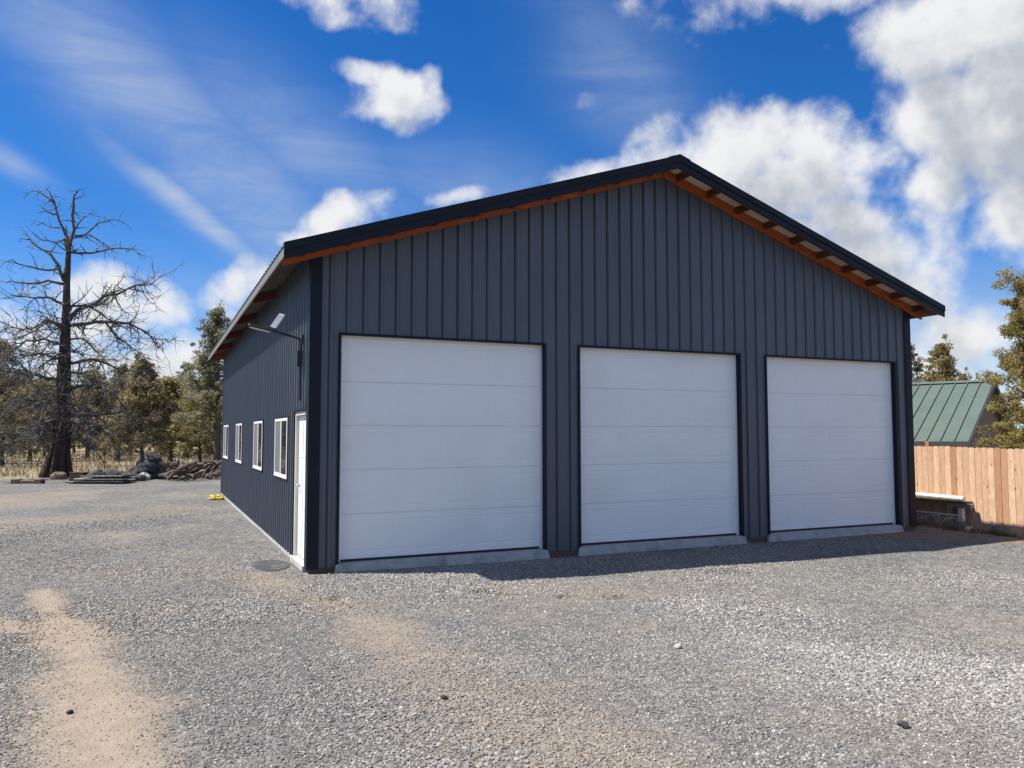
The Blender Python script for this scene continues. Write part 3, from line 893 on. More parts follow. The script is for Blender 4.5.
# right side
plant(6, 941, 62, 347, 'golden conical juniper rising behind the green roof', .95)
plant(5, 914, 70, 345, 'thin sparse conifer beside the garage, behind the green roof', .8)
plant(6, 962, 75, 376, 'small juniper tip just showing above the green roof ridge', .8)
for k, u, dist, vt in ((0, 1060, 60, 340), (2, 1100, 70, 330), (0, 870, 80, 372), (1, 830, 80, 366)):
    o = plant(k, u, dist, vt, None, 1.1, 'trees beyond the green roofed house')
    tag(o, 'juniper standing in the open beyond the green roofed house', 'juniper', 'trees beyond the green roofed house')
# near juniper on the right, finer leaves
p = at_d(1045, 434, 25.0)
o = conifer('juniper_tree', 6.2, 1.75, 'j', 21, M['greenjuniper'], 150, 170, .065, .22, .03, 0, (p[0], p[1], float(gz(p[0], p[1]))), trunk_r=.17)
tag(o, 'large golden green juniper behind the cedar fence, overhanging the green roof', 'juniper')

# ------------------------------------------------------------------ dead tree
D0 = 38.5
base = at_d(57, 477, D0); bz = float(gz(base[0], base[1]))
base[2] = bz
dead = empty('dead_tree', tuple(base)); tag(dead, 'tall bare dead juniper with grey drooping limbs beside the gravel', 'dead tree')
view = Vector((base[0] - CAM[0], base[1] - CAM[1], 0)).normalized()


def dp(u, v, off=0.0):
    q = Vector(at_d(u, v, D0)); return q + view * off


PX = D0 / FPX  # metres per pixel there
tr_u = [(56, 480, 11.5), (56.5, 474, 10), (57.5, 466, 8.4), (59.5, 452, 7.4), (61, 430, 7.0), (62, 410, 6.7), (63.5, 385, 6.0), (64.5, 360, 5.0), (65.5, 335, 4.0), (66.4, 310, 3.3), (66.8, 285, 2.7), (68, 262, 2.3), (68.6, 250, 1.9)]
mb = MB()
pts = [dp(u, v) for u, v, r in tr_u]; rad = [r * PX for u, v, r in tr_u]
mb.tube(pts, rad, 14)
for k in range(9):  # root flare and bark flutes
    a = k / 9 * 6.28 + .3
    e = Vector((math.cos(a), math.sin(a), 0))
    f0 = dp(57, 478) ; f0.z = bz
    mb.tube([f0 + e * .66 + Vector((0, 0, -.12)), f0 + e * .47 + Vector((0, 0, .3)), f0 + e * .33 + Vector((.05, 0, 1.0)), f0 + e * .27 + Vector((.16, 0, 2.4))], [.08, .12, .11, .08], 6)
mb.build('trunk', M['snagred'], dead, tuple(base), smooth=True, fix=False)
rnd = random.Random(3)


def twigs(mb, pts, rad, dens, maxlen, level):
    for i in range(1, len(pts)):
        a, b_ = pts[i - 1], pts[i]; L = (b_ - a).length
        n = int(L * dens + rnd.random())
        for k in range(n):
            t_ = rnd.random(); p0 = a.lerp(b_, t_); r0 = (rad[i - 1] * (1 - t_) + rad[i] * t_)
            d = (b_ - a).normalized()
            d = (d * rnd.uniform(.1, .9) + Vector((rnd.gauss(0, .75), rnd.gauss(0, .75), rnd.gauss(-.15, .7)))).normalized()
            ln = maxlen * rnd.uniform(.3, 1)
            q, rr = branch_tube(mb, p0, d, ln, max(.015, min(r0 * .6, .034)), 1, .20, None, rnd.choice((-.5, .5, -.2, .9)), rnd)
            if level > 0: twigs(mb, q, rr, dens * 1.1, maxlen * .45, level - 1)


LIMBS = [  # (pixel polyline), start radius px, depth drift
    ([(68.4, 252), (66.5, 240), (65.5, 234), (58.6, 219), (54.7, 200), (49.8, 190), (45, 186)], 1.7, .5),
    ([(69, 250), (73.3, 231), (73.3, 209), (73.9, 198), (78, 193), (83, 193)], 1.6, -.6),
    ([(68.3, 250), (67.5, 236), (66.5, 226)], 1.2, 0),
    ([(55, 203), (43, 192), (33, 187), (28, 190)], .9, .6),
    ([(57, 215), (46, 212), (37, 216)], .7, -.5), ([(60, 228), (51, 226), (43, 221), (35, 221)], .7, .6),
    ([(64, 281), (58.6, 264), (48.8, 251), (39, 245.5), (29, 236), (19.5, 233)], 1.7, .9),
    ([(65, 239), (55, 243), (43, 243), (33, 236)], .8, -.7),
    ([(63, 277), (58.6, 271), (39, 271), (23, 269), (12.7, 264), (5, 267.5)], 1.2, -1.0),
    ([(63, 284), (47, 281), (23, 281), (10, 278), (1, 276)], 1.4, 1.1),
    ([(64, 304), (51, 300), (29, 301), (12.7, 301)], 1.3, -1.5),
    ([(64, 326), (47, 319), (31, 326), (4, 325), (-14, 335)], 1.3, 1.6),
    ([(64, 330), (50, 322), (35, 332), (18, 345), (8, 362)], 1.2, -2.0),
    ([(63, 345), (45, 338), (25, 340), (5, 352), (-8, 370)], 1.4, 1.4),
    ([(62, 360), (42, 354), (21, 360), (10, 356)], 1.2, -1.2),
    ([(75, 236), (86, 233), (98, 221), (113, 217), (125, 219)], 1.1, .6), ([(86, 233), (98, 240.5), (109, 249), (117, 256)], .7, -.5),
    ([(74, 231), (84, 215), (92, 210)], .8, .6),
    ([(69, 252), (92, 254), (113, 250), (131, 252), (140, 259)], 1.2, -.9), ([(127, 252), (137, 244)], .5, 0),
    ([(68, 322), (78, 309), (94, 303), (105.5, 295), (119, 291.4), (137, 282.6), (152, 282.6), (163, 273)], 2.0, .9), ([(102, 297), (113, 283)], .8, .3), ([(150, 283), (161, 291)], .6, 0),
    ([(67, 306), (86, 306), (98, 313), (110, 322), (118, 332)], 1.2, -1.0),
    ([(67, 326), (102, 322), (129, 324), (146, 334.6), (161.5, 354)], 1.9, -.8), ([(106, 323), (117, 337), (133, 349), (144, 357.5)], 1.1, -.4),
    ([(66, 340), (84, 337), (98, 350), (110, 361)], 1.1, 1.4), ([(65, 364), (92, 358.5), (117, 367), (142, 370)], 1.7, 1.0), ([(64, 390), (82, 386), (100, 387), (115, 397), (125, 410)], 1.9, -1.4),
    ([(63, 418), (94, 415), (125, 412), (146, 422), (156, 433)], 1.9, 1.2), ([(62, 424), (92, 424), (112.5, 439), (137.5, 440)], 1.5, -1.6),
    ([(63, 382), (37.5, 375), (12.5, 374), (-6, 371)], 1.6, -1.2), ([(61, 402), (31, 403), (8, 412), (-10, 420)], 1.7, 1.4), ([(60, 418), (31, 426), (-5, 436)], 1.7, -1.8), ([(60, 432), (20, 441), (-6, 447)], 1.5, -2.6),
    ([(62, 394), (40, 392), (20, 398), (2, 402)], 1.2, 2.2), ([(61, 412), (44, 420), (26, 436), (16, 452)], 1.2, 2.6), ([(64, 372), (84, 372), (104, 380), (122, 386)], 1.3, 2.4), ([(63, 405), (84, 404), (104, 420), (116, 428)], 1.2, 2.8), ([(62, 436), (80, 440), (96, 452), (104, 462)], .9, -1.0),
    ([(64, 352), (52, 360), (38, 372), (30, 388)], 1.0, -3.0), ([(65, 350), (80, 356), (92, 372), (98, 390)], 1.0, -3.2), ([(62, 380), (55, 392), (44, 408), (40, 428)], 1.0, -3.6), ([(63, 396), (76, 408), (84, 424), (86, 440)], 1.0, -3.6),
]
for poly, r0, dr in LIMBS:
    n = len(poly); pts = []; rad = []
    tt_ = 0
    for i in range(n - 1):
        (u0, v0), (u1, v1q) = poly[i], poly[i + 1]
        st = max(2, int(math.hypot(u1 - u0, v1q - v0) / 7))
        for k in range(st):
            f = k / st; g = (i + f) / (n - 1)
            j = 0 if g < .05 else 1
            pts.append(dp(u0 + (u1 - u0) * f + j * rnd.gauss(0, .5), v0 + (v1q - v0) * f + j * rnd.gauss(0, .6), dr * g)); rad.append(max(.012, r0 * PX * (1 - .82 * g)))
    pts.append(dp(poly[-1][0], poly[-1][1], dr)); rad.append(.012)
    mb = MB(); mb.tube(pts, rad, 6, cap=True)
    low = poly[0][1] > 300
    twigs(mb, pts, rad, 5.4 if low else 3.4, 1.7 if low else .85, 1)
    mb.build('limb', M['snag'], dead, tuple(base), smooth=True, fix=False)

# ------------------------------------------------------------------ rocks, logs and junk along the gravel edge


def rock_mesh(seed, mat, name):
    import bmesh
    rn = np.random.default_rng(seed); bm = bmesh.new(); bmesh.ops.create_icosphere(bm, subdivisions=3, radius=1)
    ns = rn.normal(0, 1, (7, 3)); ns /= np.linalg.norm(ns, axis=1)[:, None]; lim = rn.uniform(.55, .9, 7)
    for v in bm.verts:
        c = np.array(v.co)
        for q, l in zip(ns, lim):
            e = c @ q
            if e > l: c = c - q * (e - l) * .9
        c += .03 * np.sin(c[[1, 2, 0]] * 9 + seed)
        v.co = c
    me = bpy.data.meshes.new(name); bm.to_mesh(me); bm.free(); me.materials.append(mat); return me


RM = [rock_mesh(k, M['rock'], 'rock') for k in range(5)]
TM = rock_mesh(9, M['tanrock'], 'rock'); FM = rock_mesh(12, M['fieldstone'], 'rock')


def put_rock(me, x, y, z, s, sq, label, group=None, name='rock'):
    o = bpy.data.objects.new(name, me); COL.objects.link(o); o.location = (x, y, z)
    o.rotation_euler = (random.uniform(-.4, .4), random.uniform(-.4, .4), random.uniform(0, 6)); o.scale = (s * random.uniform(.8, 1.3), s * random.uniform(.8, 1.2), s * sq)
    tag(o, label, 'rock', group); return o


DJ = 36.0
for k in range(34):
    u = random.gauss(152, 9); f = max(0, 1 - abs(u - 152) / 20); top = random.random() ** 1.2 * f * .95
    p = at_d(u, 440, DJ + random.uniform(-1.2, 1.2)); z = float(gz(p[0], p[1])) + top * .9 + .08
    put_rock(random.choice(RM), p[0], p[1], z, random.uniform(.2, .42), .75, 'dark lava rock heaped in the pile beyond the gravel', 'dark rocks of the pile')
for k in range(12):
    u = random.uniform(120, 150); p = at_d(u, 440, DJ - 2 + random.uniform(-.8, .8))
    put_rock(random.choice(RM + [FM]), p[0], p[1], float(gz(p[0], p[1])) + .08, random.uniform(.14, .3), .8, 'loose rock scattered between the rock pile and the black sheets', 'loose rocks at the gravel edge')
for u, v in ((157, 477), (146, 476)):
    p = on_z(u, v, -.1); put_rock(FM, p[0], p[1], -.0, .26 if u == 157 else .17, .8, 'pale stone at the foot of the dark rock pile' if u == 157 else 'smaller pale stone left of the rock pile foot')
for k in range(40):
    u = random.uniform(164, 228); p = at_d(u, 440, 34.5 + random.uniform(-1.3, 1.3)); h = random.uniform(0, .52) * (1 - abs(u - 200) / 60)
    z = float(gz(p[0], p[1])) + .12 + h
    L = random.uniform(.5, 1.7); a = random.uniform(-1.2, 1.2) + YAW * -1; tl = random.uniform(-.6, .6)
    d = Vector((math.cos(a) * math.cos(tl), math.sin(a) * math.cos(tl), math.sin(tl))); c = Vector((p[0], p[1], z)); r = random.uniform(.035, .10)
    og = tuple(c)
    q = [c + d * (L * (i / 5 - .5)) + Vector((random.gauss(0, .04), random.gauss(0, .04), random.gauss(0, .04))) for i in range(6)]
    if min(v.z for v in q) < -.08: q = [v + Vector((0, 0, -.05 - min(w.z for w in q))) for v in q]
    o = MB().tube(q, [r * random.uniform(.75, 1.15) for _ in q], 8).build('log', M['log'], None, og, smooth=False, loc=og)
    tag(o, 'weathered reddish log tossed in the pile left of the garage', 'log', 'logs in the log pile')
# black sheets, box, timber block
p = at_d(103, 440, 33.0); z = float(gz(p[0], p[1]))
root = empty('sheet_stack', (p[0], p[1], z)); tag(root, 'low black stack of plastic sheets lying at the gravel edge', 'sheets')
rv_ = Vector((RT[0], RT[1], 0)).normalized()
for k in range(3):
    MB().obox((rv_.x * .12 * k, rv_.y * .12 * k, .06 + .10 * k), rv_, (-rv_.y, rv_.x, 0), (2.1 - .28 * k, 1.0, .055), .01).build('sheet', M['plastic'] if k != 1 else M['greywood'], root)
for j, (u, s_) in enumerate(((92, .26), (99, .34), (106, .24), (113, .32), (119, .28), (124, .3))):
    q = at_d(u, 440, 34.4); put_rock(RM[j % 5], q[0], q[1], float(gz(q[0], q[1])) + .18, s_, .8, 'dark lava rock in the row behind the black sheets', 'rocks behind the black sheets')
p = at_d(80, 440, 34.5); z = float(gz(p[0], p[1]))
o = MB().obox((0, 0, .15), rv_, (-rv_.y, rv_.x, 0), (.52, .4, .36), .02).obox((.02, 0, .345), rv_, (-rv_.y, rv_.x, 0), (.58, .44, .03), .008).build('wooden_crate', M['brownwood'], loc=(p[0], p[1], z)); tag(o, 'small dark brown wooden crate right of the dead trunk', 'crate')
p = on_z(28, 483.5, -.11); z = float(gz(p[0], p[1]))
mb = MB().obox((0, 0, .09), rv_, (-rv_.y, rv_.x, 0), (1.1, .22, .10), .01)
for s_ in (-1, 1): mb.obox((rv_.x * s_ * .42, rv_.y * s_ * .42, .11), rv_, (-rv_.y, rv_.x, 0), (.26, .3, .17), .01)
o = mb.build('timber_block', M['brownwood'], loc=(p[0], p[1], z - .03)); tag(o, 'low dark timber block on the gravel left of the dead tree', 'timber block')
p = at_d(57, 440, 36.6); o = put_rock(TM, p[0] + .1, p[1], bz + .10, .30, .8, 'orange tan rock leaning against the base of the dead trunk')
# thin fence posts in the field
for j, (u, dist) in enumerate(((86, 58), (217, 60))):
    p = at_d(u, 440, dist); z = float(gz(p[0], p[1]))
    o = MB().tube([(0, 0, -.2), (.01, 0, .8), (0, 0, 1.6)], [.045, .04, .035], 6).build('wire_fence_post', M['bark'], loc=(p[0], p[1], z))
    tag(o, 'thin dark fence post in dry grass right of the dead trunk' if j == 0 else 'thin dark fence post in dry grass near the garage wall', 'fence post')

# dry grass beyond the gravel
n = 26000
gxs = RNG.uniform(-34, 16, n); gys = RNG.uniform(23, 95, n) ; gys = 23 + (gys - 23) * RNG.random(n) ** .6
_, gg, _ = masks(gxs, gys); k = (gg > .6) & (RNG.random(n) < .35 + .65 * sstep(.4, .6, fbm(gxs * .25, gys * .25, 3)))
gxs, gys = gxs[k], gys[k]; n = len(gxs); gzs = gz(gxs, gys)
hgt = RNG.uniform(.12, .5, n) * (.5 + .8 * fbm(gxs * .2 + 8, gys * .2, 3)) * np.clip((gys - np.interp(gxs, ex, ey)) / 4 + .35, .3, 1.1); wd = RNG.uniform(.02, .05, n); an = RNG.uniform(0, 6.28, n)
lx_, ly_ = RNG.normal(0, .35, n) * hgt, RNG.normal(0, .35, n) * hgt
V = np.stack([np.stack([gxs - np.cos(an) * wd, gys - np.sin(an) * wd, gzs - .03], -1), np.stack([gxs + np.cos(an) * wd, gys + np.sin(an) * wd, gzs - .03], -1), np.stack([gxs + lx_, gys + ly_, gzs + hgt], -1)], 1).reshape(-1, 3)
o = np_mesh('dry_grass', V, np.arange(n * 3).reshape(-1, 3), M['drygrass'], attrs={'tone': np.repeat(RNG.random(n), 3)})
tag(o, 'pale dry grass growing under the trees beyond the yard', 'grass', kind='stuff')

# ------------------------------------------------------------------ cedar fence
FX = 14.25
fz = lambda y: float(gz(FX, y))
root = empty('cedar_fence', (FX, 1.0, -.3)); tag(root, 'new cedar board fence with clipped board tops beside the garage', 'fence')
ftop = lambda y: 1.395 + (y - 0) * .012
V = []; F_ = []; tn = []
y = -9.0; bw = .142
k = 0
frnd = random.Random(8)
while y < 9.5:
    x0 = FX + frnd.uniform(-.004, .004); zt_ = ftop(y) + frnd.uniform(-.012, .012); zb_ = -.62
    ya, yb = y, y + bw - .007; ch = .028; t0 = len(V); tone_ = min(1, max(0, frnd.betavariate(1.5, .9)))
    ring = [(ya, zb_), (yb, zb_), (yb, zt_ - ch), (yb - ch, zt_), (ya + ch, zt_), (ya, zt_ - ch)]
    for xx in (x0, x0 + .018):
        V += [(xx - FX, a - 1.0, z_ + .3) for a, z_ in ring]
    F_.append([t0 + i for i in range(6)]); F_.append([t0 + 6 + i for i in reversed(range(6))])
    for i in range(6): F_.append([t0 + i, t0 + 6 + i, t0 + 6 + (i + 1) % 6, t0 + (i + 1) % 6])
    tn += [tone_] * 12; y += bw; k += 1
me = bpy.data.meshes.new('board_panel'); me.from_pydata(V, [], F_); me.materials.append(M['cedar'])
at_ = me.attributes.new('tone', 'FLOAT', 'POINT'); at_.data.foreach_set('value', tn)
o = bpy.data.objects.new('board_panel', me); COL.objects.link(o); o.parent = root
for zc in (-.05, .6, 1.15): MB().box((FX + .020, -9, zc - .045), (FX + .058, 9.5, zc + .045)).build('rail', M['cedar'], root, (FX, 1.0, -.3))
for yc in (-7.6, -5.2, -2.8, -.4, 1.98, 4.4, 6.8): MB().box((FX + .06, yc - .045, -.7), (FX + .15, yc + .045, ftop(yc) + (.10 if yc != -.4 else .02)), .004).build('post', M['cedar'], root, (FX, 1.0, -.3))

# bench of planks with a pipe on it, against the fence
bx = 14.08
root = empty('plank_bench', (bx, 1.3, -.33)); tag(root, 'low rough plank trestle holding a white pipe against the fence', 'trestle'); og = (bx, 1.3, -.33)
MB().box((bx - .10, .86, .20), (FX - .012, 4.4, .245), .004).build('top_plank', M['brownwood'], root, og)
for yc in (1.02, 3.9):
    MB().box((bx - .05, yc - .05, fz(yc) - .1), (bx + .05, yc + .05, .10), .004).build('post', M['litwood'], root, og)
    MB().box((bx - .06, yc - .25, .105), (bx + .07, yc + .23, .195), .004).build('cap_board', M['greywood'], root, og)
    MB().box((bx - .07, yc - .12, fz(yc) + .02), (bx - .052, yc + .12, fz(yc) + .18), .003).build('foot_board', M['greywood'], root, og)
MB().box((bx - .075, .96, -.08), (bx - .052, 4.2, -.045), .003).build('rail', M['litwood'], root, og)
mb = MB(); mb.tube([(bx - .03, 4.6, .32), (bx - .035, 2.4, .318), (bx - .04, .92, .300)], .052, 10); o = mb.build('pipe', M['pipe'], smooth=False, loc=None)
tag(o, 'long white plastic pipe lying on the trestle by the fence', 'pipe')

# pieces of junk near the fence
p = (12.95, -.72); put_rock(TM, p[0], p[1], float(gz(*p)) + .03, .27, .72, 'rounded tan rock on dirt in front of the cedar fence')
for u, v, L, a, mt, lab in ((967, 530.5, .75, .5, 'greywood', 'pale plank end lying between the trestle and the tan rock'), (937, 529, .9, -.4, 'bark', 'dark stick lying in front of the trestle'), (925, 520, .8, .9, 'greywood', 'thin pale stick leaning among weeds beside the garage corner')):
    q = on_z(u, v, -.27); z = float(gz(q[0], q[1]))
    o = MB().obox((0, 0, .035), (math.cos(a), math.sin(a), .05), (-math.sin(a), math.cos(a), 0), (L, .10 if 'plank' in lab else .03, .03), .004).build('plank' if 'plank' in lab else 'stick', M[mt], loc=(q[0], q[1], z)); tag(o, lab, 'plank' if 'plank' in lab else 'stick')
# loose wire by the corner
pts = []
q0 = np.array([12.7, .95])
for k in range(70):
    a = k * .33; pts.append((q0[0] + (.2 + .1 * math.sin(k * 1.7)) * math.cos(a) + k * .004, q0[1] + (.34 + .16 * math.sin(k * .9)) * math.sin(a) - k * .009, float(gz(q0[0], q0[1])) + .08 + .16 * abs(math.sin(a * .37 + k * .6))))
o = MB().tube(pts, .006, 5).build('wire_coil', M['greywood']); tag(o, 'tangled pale wire coil on dirt behind the garage corner', 'wire')
# weeds and litter
def tufts(name, spots, mat, label, cat, hmax=.09):
    V = []; tn = []
    for (x, y, r, n) in spots:
        for k in range(n):
            a = random.uniform(0, 6.28); q = r * random.random() ** .6; bx_, by_ = x + math.cos(a) * q * 1.6, y + math.sin(a) * q
            z = float(gz(bx_, by_)); h = random.uniform(.3, 1) * hmax; w = random.uniform(.003, .008); e = random.uniform(0, 6.28); l = random.uniform(.2, .9) * h; b2 = random.uniform(0, 6.28)
            V += [(bx_ - math.cos(e) * w, by_ - math.sin(e) * w, z - .005), (bx_ + math.cos(e) * w, by_ + math.sin(e) * w, z - .005), (bx_ + math.cos(b2) * l, by_ + math.sin(b2) * l, z + h)]; tn += [random.random()] * 3
    o = np_mesh(name, np.array(V), np.arange(len(V)).reshape(-1, 3), mat, attrs={'tone': tn}); tag(o, label, cat, kind='stuff')


sp = []
for u, v, r, n in ((720, 570, .16, 120), (735, 571, .1, 50), (478, 591, .13, 90), (500, 594, .08, 40), (560, 596, .09, 40), (615, 596, .1, 50), (330, 600, .1, 40)):
    q = on_z(u, v, -.11); sp.append((q[0], q[1], r, n))
tufts('low_weeds', sp, M['weed'], 'sparse low weeds in the gravel in front of the doors', 'weeds', .045)
sp = []
for k in range(40): sp.append((random.uniform(11.7, 13.7), random.uniform(-1.3, 3.5), .16, 60))
tufts('dirt_weeds', sp, M['weed'], 'low weeds and litter on the dirt strip by the fence', 'weeds', .11)
sp = [(random.uniform(11.2, 13.7), random.uniform(-1.7, 3.5), .25, 24) for k in range(40)]
tufts('straw_litter', sp, M['drygrass'], 'dry straw litter on the dirt strip by the fence', 'straw', .06)
# a few sticks and single stones out in the gravel
for u, v, L, a, lab in ((870, 586, .32, 1.2, 'short pale twig on gravel at the right'), (722, 584, .26, .1, 'thin straight twig on gravel below the middle door'), (985, 607, .5, -.3, 'long pale twig on gravel near the right edge')):
    q = on_z(u, v, -.11); z = float(gz(q[0], q[1]))
    o = MB().tube([(-math.cos(a) * L / 2, -math.sin(a) * L / 2, .02), (.01, .01, .028), (math.cos(a) * L / 2, math.sin(a) * L / 2, .02)], .005, 5).build('twig', M['greywood'], loc=(q[0], q[1], z)); tag(o, lab, 'twig')
for u, v, s_, me_, lab in ((904, 727, .034, RM[1], 'single black stone on gravel at lower right'), (70, 711, .022, RM[2], 'single dark stone in the bare dirt track'), (444, 699, .025, RM[3], 'small dark stone in the middle dust patch'), (678, 646, .035, FM, 'single pale stone in the middle of the gravel')):
    q = on_z(u, v, -.11); put_rock(me_, q[0], q[1], float(gz(q[0], q[1])) + s_ * .5, s_, .6, lab)

# ------------------------------------------------------------------ neighbour house with green roof
th = R_(41.7)
dE = -RT * 0; Fh = Vector((FW[0], FW[1], 0)).normalized(); Rh = Vector((RT[0], RT[1], 0)).normalized()
ridge = (Rh * math.cos(th) - Fh * math.sin(th)).normalized(); down = (-Fh * math.cos(th) - Rh * math.sin(th)).normalized()
dr = ray(995, 381); sc = 32 / (dr @ FW); RR = Vector(CAM + dr * sc)
run = 4.9; drop = 2.42; LN = 11.5
GZ = -.62
base_ = RR + down * 0; base_ = Vector((base_.x, base_.y, GZ))
house = empty('green_roof_house', tuple(base_)); tag(house, 'brown neighbouring house with green standing seam metal roof behind the fence', 'house')
O = lambda a, d, z: RR + ridge * a + down * d + Vector((0, 0, z))
for sg in (1, -1):
    mb = MB(); nr = Vector((0, 0, 1)); sl = drop / run
    P_ = lambda a, d, h: O(a, d * sg, -d * sl + h)
    mb.quad(P_(0, 0, 0), P_(-LN, 0, 0), P_(-LN, run, 0), P_(0, run, 0)); mb.quad(P_(0, 0, -.10), P_(-LN, 0, -.10), P_(-LN, run, -.10), P_(0, run, -.10))
    for a_, b_ in (((0, 0), (0, run)), ((0, run), (-LN, run)), ((-LN, run), (-LN, 0))):
        mb.quad(P_(a_[0], a_[1], 0), P_(b_[0], b_[1], 0), P_(b_[0], b_[1], -.1), P_(a_[0], a_[1], -.1))
    a_ = -.02
    while a_ > -LN:
        for w0, w1 in ((a_, a_ - .035), ):
            q = [P_(w0, 0, .004), P_(w1, 0, .004), P_(w1, run, .004), P_(w0, run, .004)]; r2 = [P_(w0, 0, .055), P_(w1, 0, .055), P_(w1, run, .055), P_(w0, run, .055)]
            mb.quad(*r2)
            for i in range(4): mb.quad(q[i], q[(i + 1) % 4], r2[(i + 1) % 4], r2[i])
        a_ -= .46
    mb.build('roof', M['greenroof'], house, tuple(base_))
    mb = MB()
    for i_, (a0, a1) in enumerate(((.03, .0), )):
        q = [P_(.03, 0, .02), P_(.03, run + .02, .02), P_(.03, run + .02, -.2), P_(.03, 0, -.2)]; r2 = [P_(-.02, 0, .02), P_(-.02, run + .02, .02), P_(-.02, run + .02, -.2), P_(-.02, 0, -.2)]
        mb.quad(*q); mb.quad(*r2)
        for i in range(4): mb.quad(q[i], q[(i + 1) % 4], r2[(i + 1) % 4], r2[i])
    mb.quad(P_(0, run + .01, -.005), P_(-LN, run + .01, -.005), P_(-LN, run + .01, -.2), P_(0, run + .01, -.2))
    mb.build('eave_trim', M['housetrim'], house, tuple(base_))
mb = MB()
for sg in (1, -1):
    mb.quad(O(.02, 0, .075), O(-LN, 0, .075), O(-LN, sg * .18, -.02), O(.02, sg * .18, -.02))
mb.build('ridge_cap', M['greenroof'], house, tuple(base_))
ins = .45; ht = RR.z - GZ
mb = MB(); wd_ = run - .45
e0 = -(wd_) * drop / run - .11
for a0 in (-ins, -LN + ins):
    mb.v += [tuple(O(a0, -wd_, -ht)), tuple(O(a0, wd_, -ht)), tuple(O(a0, wd_, e0)), tuple(O(a0, 0, -.11)), tuple(O(a0, -wd_, e0))]
    n0 = len(mb.v) - 5; mb.f.append(tuple(range(n0, n0 + 5)))
for sg in (1, -1): mb.quad(O(-ins, sg * wd_, -ht), O(-LN + ins, sg * wd_, -ht), O(-LN + ins, sg * wd_, e0), O(-ins, sg * wd_, e0))
mb.build('wall', M['housewall'], house, tuple(base_))
mb = MB()  # board and batten strips on the gable
for k in range(28):
    d = -wd_ + .1 + k * (2 * wd_ - .2) / 27
    zt2 = -abs(d) * drop / run - .13
    c_ = O(-ins + .012, d, (zt2 - ht) / 2)
    mb.obox(c_, ridge, down, (.02, .045, (zt2 + ht)))
mb.build('batten_strip', M['housewall'], house, tuple(base_))
MB().obox(O(-ins + .03, -.2, -ht + 1.2), ridge, down, (.05, 1.5, 2.3), .01).build('door', M['navy'], house, tuple(base_))

# ------------------------------------------------------------------ light
TS = Vector((-.60, .22, 1.0)).normalized()
sl_ = bpy.data.lights.new('sun', 'SUN'); sl_.energy = 5.0; sl_.angle = R_(.53); sl_.color = (1.0, .945, .865)
so = bpy.data.objects.new('sun', sl_); COL.objects.link(so); so.rotation_euler = (-TS).to_track_quat('-Z', 'Y').to_euler(); so.location = (-20, 7, 40)

w = bpy.data.worlds.new('World'); SC.world = w; w.use_nodes = True
w.node_tree.nodes.clear(); t = NT(w.node_tree)
out = t.add('ShaderNodeOutputWorld')
sky = t.add('ShaderNodeTexSky', sky_type='NISHITA', sun_disc=False, sun_elevation=math.asin(TS.z), sun_rotation=math.atan2(TS.x, TS.y), altitude=1200, air_density=1.0, dust_density=.3, ozone_density=2.5)
hs = t.add('ShaderNodeHueSaturation', {'Saturation': 1.35, 'Value': 1.0, 'Color': sky.outputs[0]})
skyc = t.mix(1, hs.outputs[0], (.60, .84, 1.09), 'MULTIPLY')
bg = t.add('ShaderNodeBackground', {'Color': skyc, 'Strength': .082})

gen = t.add('ShaderNodeTexCoord').outputs['Generated']
nd = t.vmath('NORMALIZE', gen)


def azel(u, v):
    d = ray(u, v); d = d / np.linalg.norm(d); return math.atan2(d[0], d[1]), math.asin(d[2])


BLOBS = [  # pixel centre, radii in px, rotation deg, weight
    (404, 100, 48, 30, -8, 1.0), (364, 79, 22, 13, 10, .6), (434, 84, 14, 22, 0, .7),
    (335, -8, 70, 26, 12, .5), (704, -4, 30, 24, 20, .1), (815, -16, 70, 28, 5, .6),
    (592, 176, 42, 20, -10, .9), (690, 160, 70, 46, -15, 1.0), (740, 150, 95, 50, -5, 1.1), (800, 165, 80, 52, 5, 1.0), (862, 165, 50, 30, 10, .7),
    (760, 220, 150, 60, 15, 1.2), (840, 260, 120, 70, 25, 1.1), (900, 290, 70, 40, 30, .8),
    (955, 110, 70, 60, 20, 1.1), (985, 25, 130, 60, 0, 1.3), (1000, 120, 80, 80, 0, 1.2), (945, 172, 38, 46, 30, .9), (915, 250, 34, 50, 20, .5), (1015, 215, 45, 36, 0, .9), (1100, 120, 130, 150, 0, 1.3),
    (965, 335, 80, 34, 0, .9), (1060, 340, 90, 50, 0, 1.0), (990, 380, 90, 30, 0, .7),
    (140, 306, 66, 30, 5, .95), (90, 320, 50, 40, 0, .8), (185, 352, 56, 28, -10, .9), (100, 372, 110, 34, 0, .95), (20, 345, 60, 34, 0, .75), (230, 360, 60, 26, 0, .8),
    (352, 218, 48, 20, -12, .95), (310, 238, 30, 14, 0, .7), (464, 202, 30, 12, -12, .75), (248, 286, 34, 22, -25, .85), (222, 310, 20, 20, 0, .5),
]
grp = bpy.data.node_groups.new('cloud_density', 'ShaderNodeTree')
grp.interface.new_socket('Dir', in_out='INPUT', socket_type='NodeSocketVector'); grp.interface.new_socket('Density', in_out='OUTPUT', socket_type='NodeSocketFloat')
g = NT(grp); gin = g.add('NodeGroupInput'); gout = g.add('NodeGroupOutput')
D = g.vmath('NORMALIZE', gin.outputs[0])
wn = g.noise(D, 9, 3, .5, col=True); wv = g.add('ShaderNodeVectorMath', {0: g.vmath('SUBTRACT', wn, (.5, .5, .5)), 'Scale': .06}, operation='SCALE').outputs[0]
Dw = g.vmath('ADD', D, wv)
s3 = g.add('ShaderNodeSeparateXYZ', {0: Dw})
az = g.math('ARCTAN2', s3.outputs[0], s3.outputs[1]); elv = g.math('ARCSINE', s3.outputs[2])
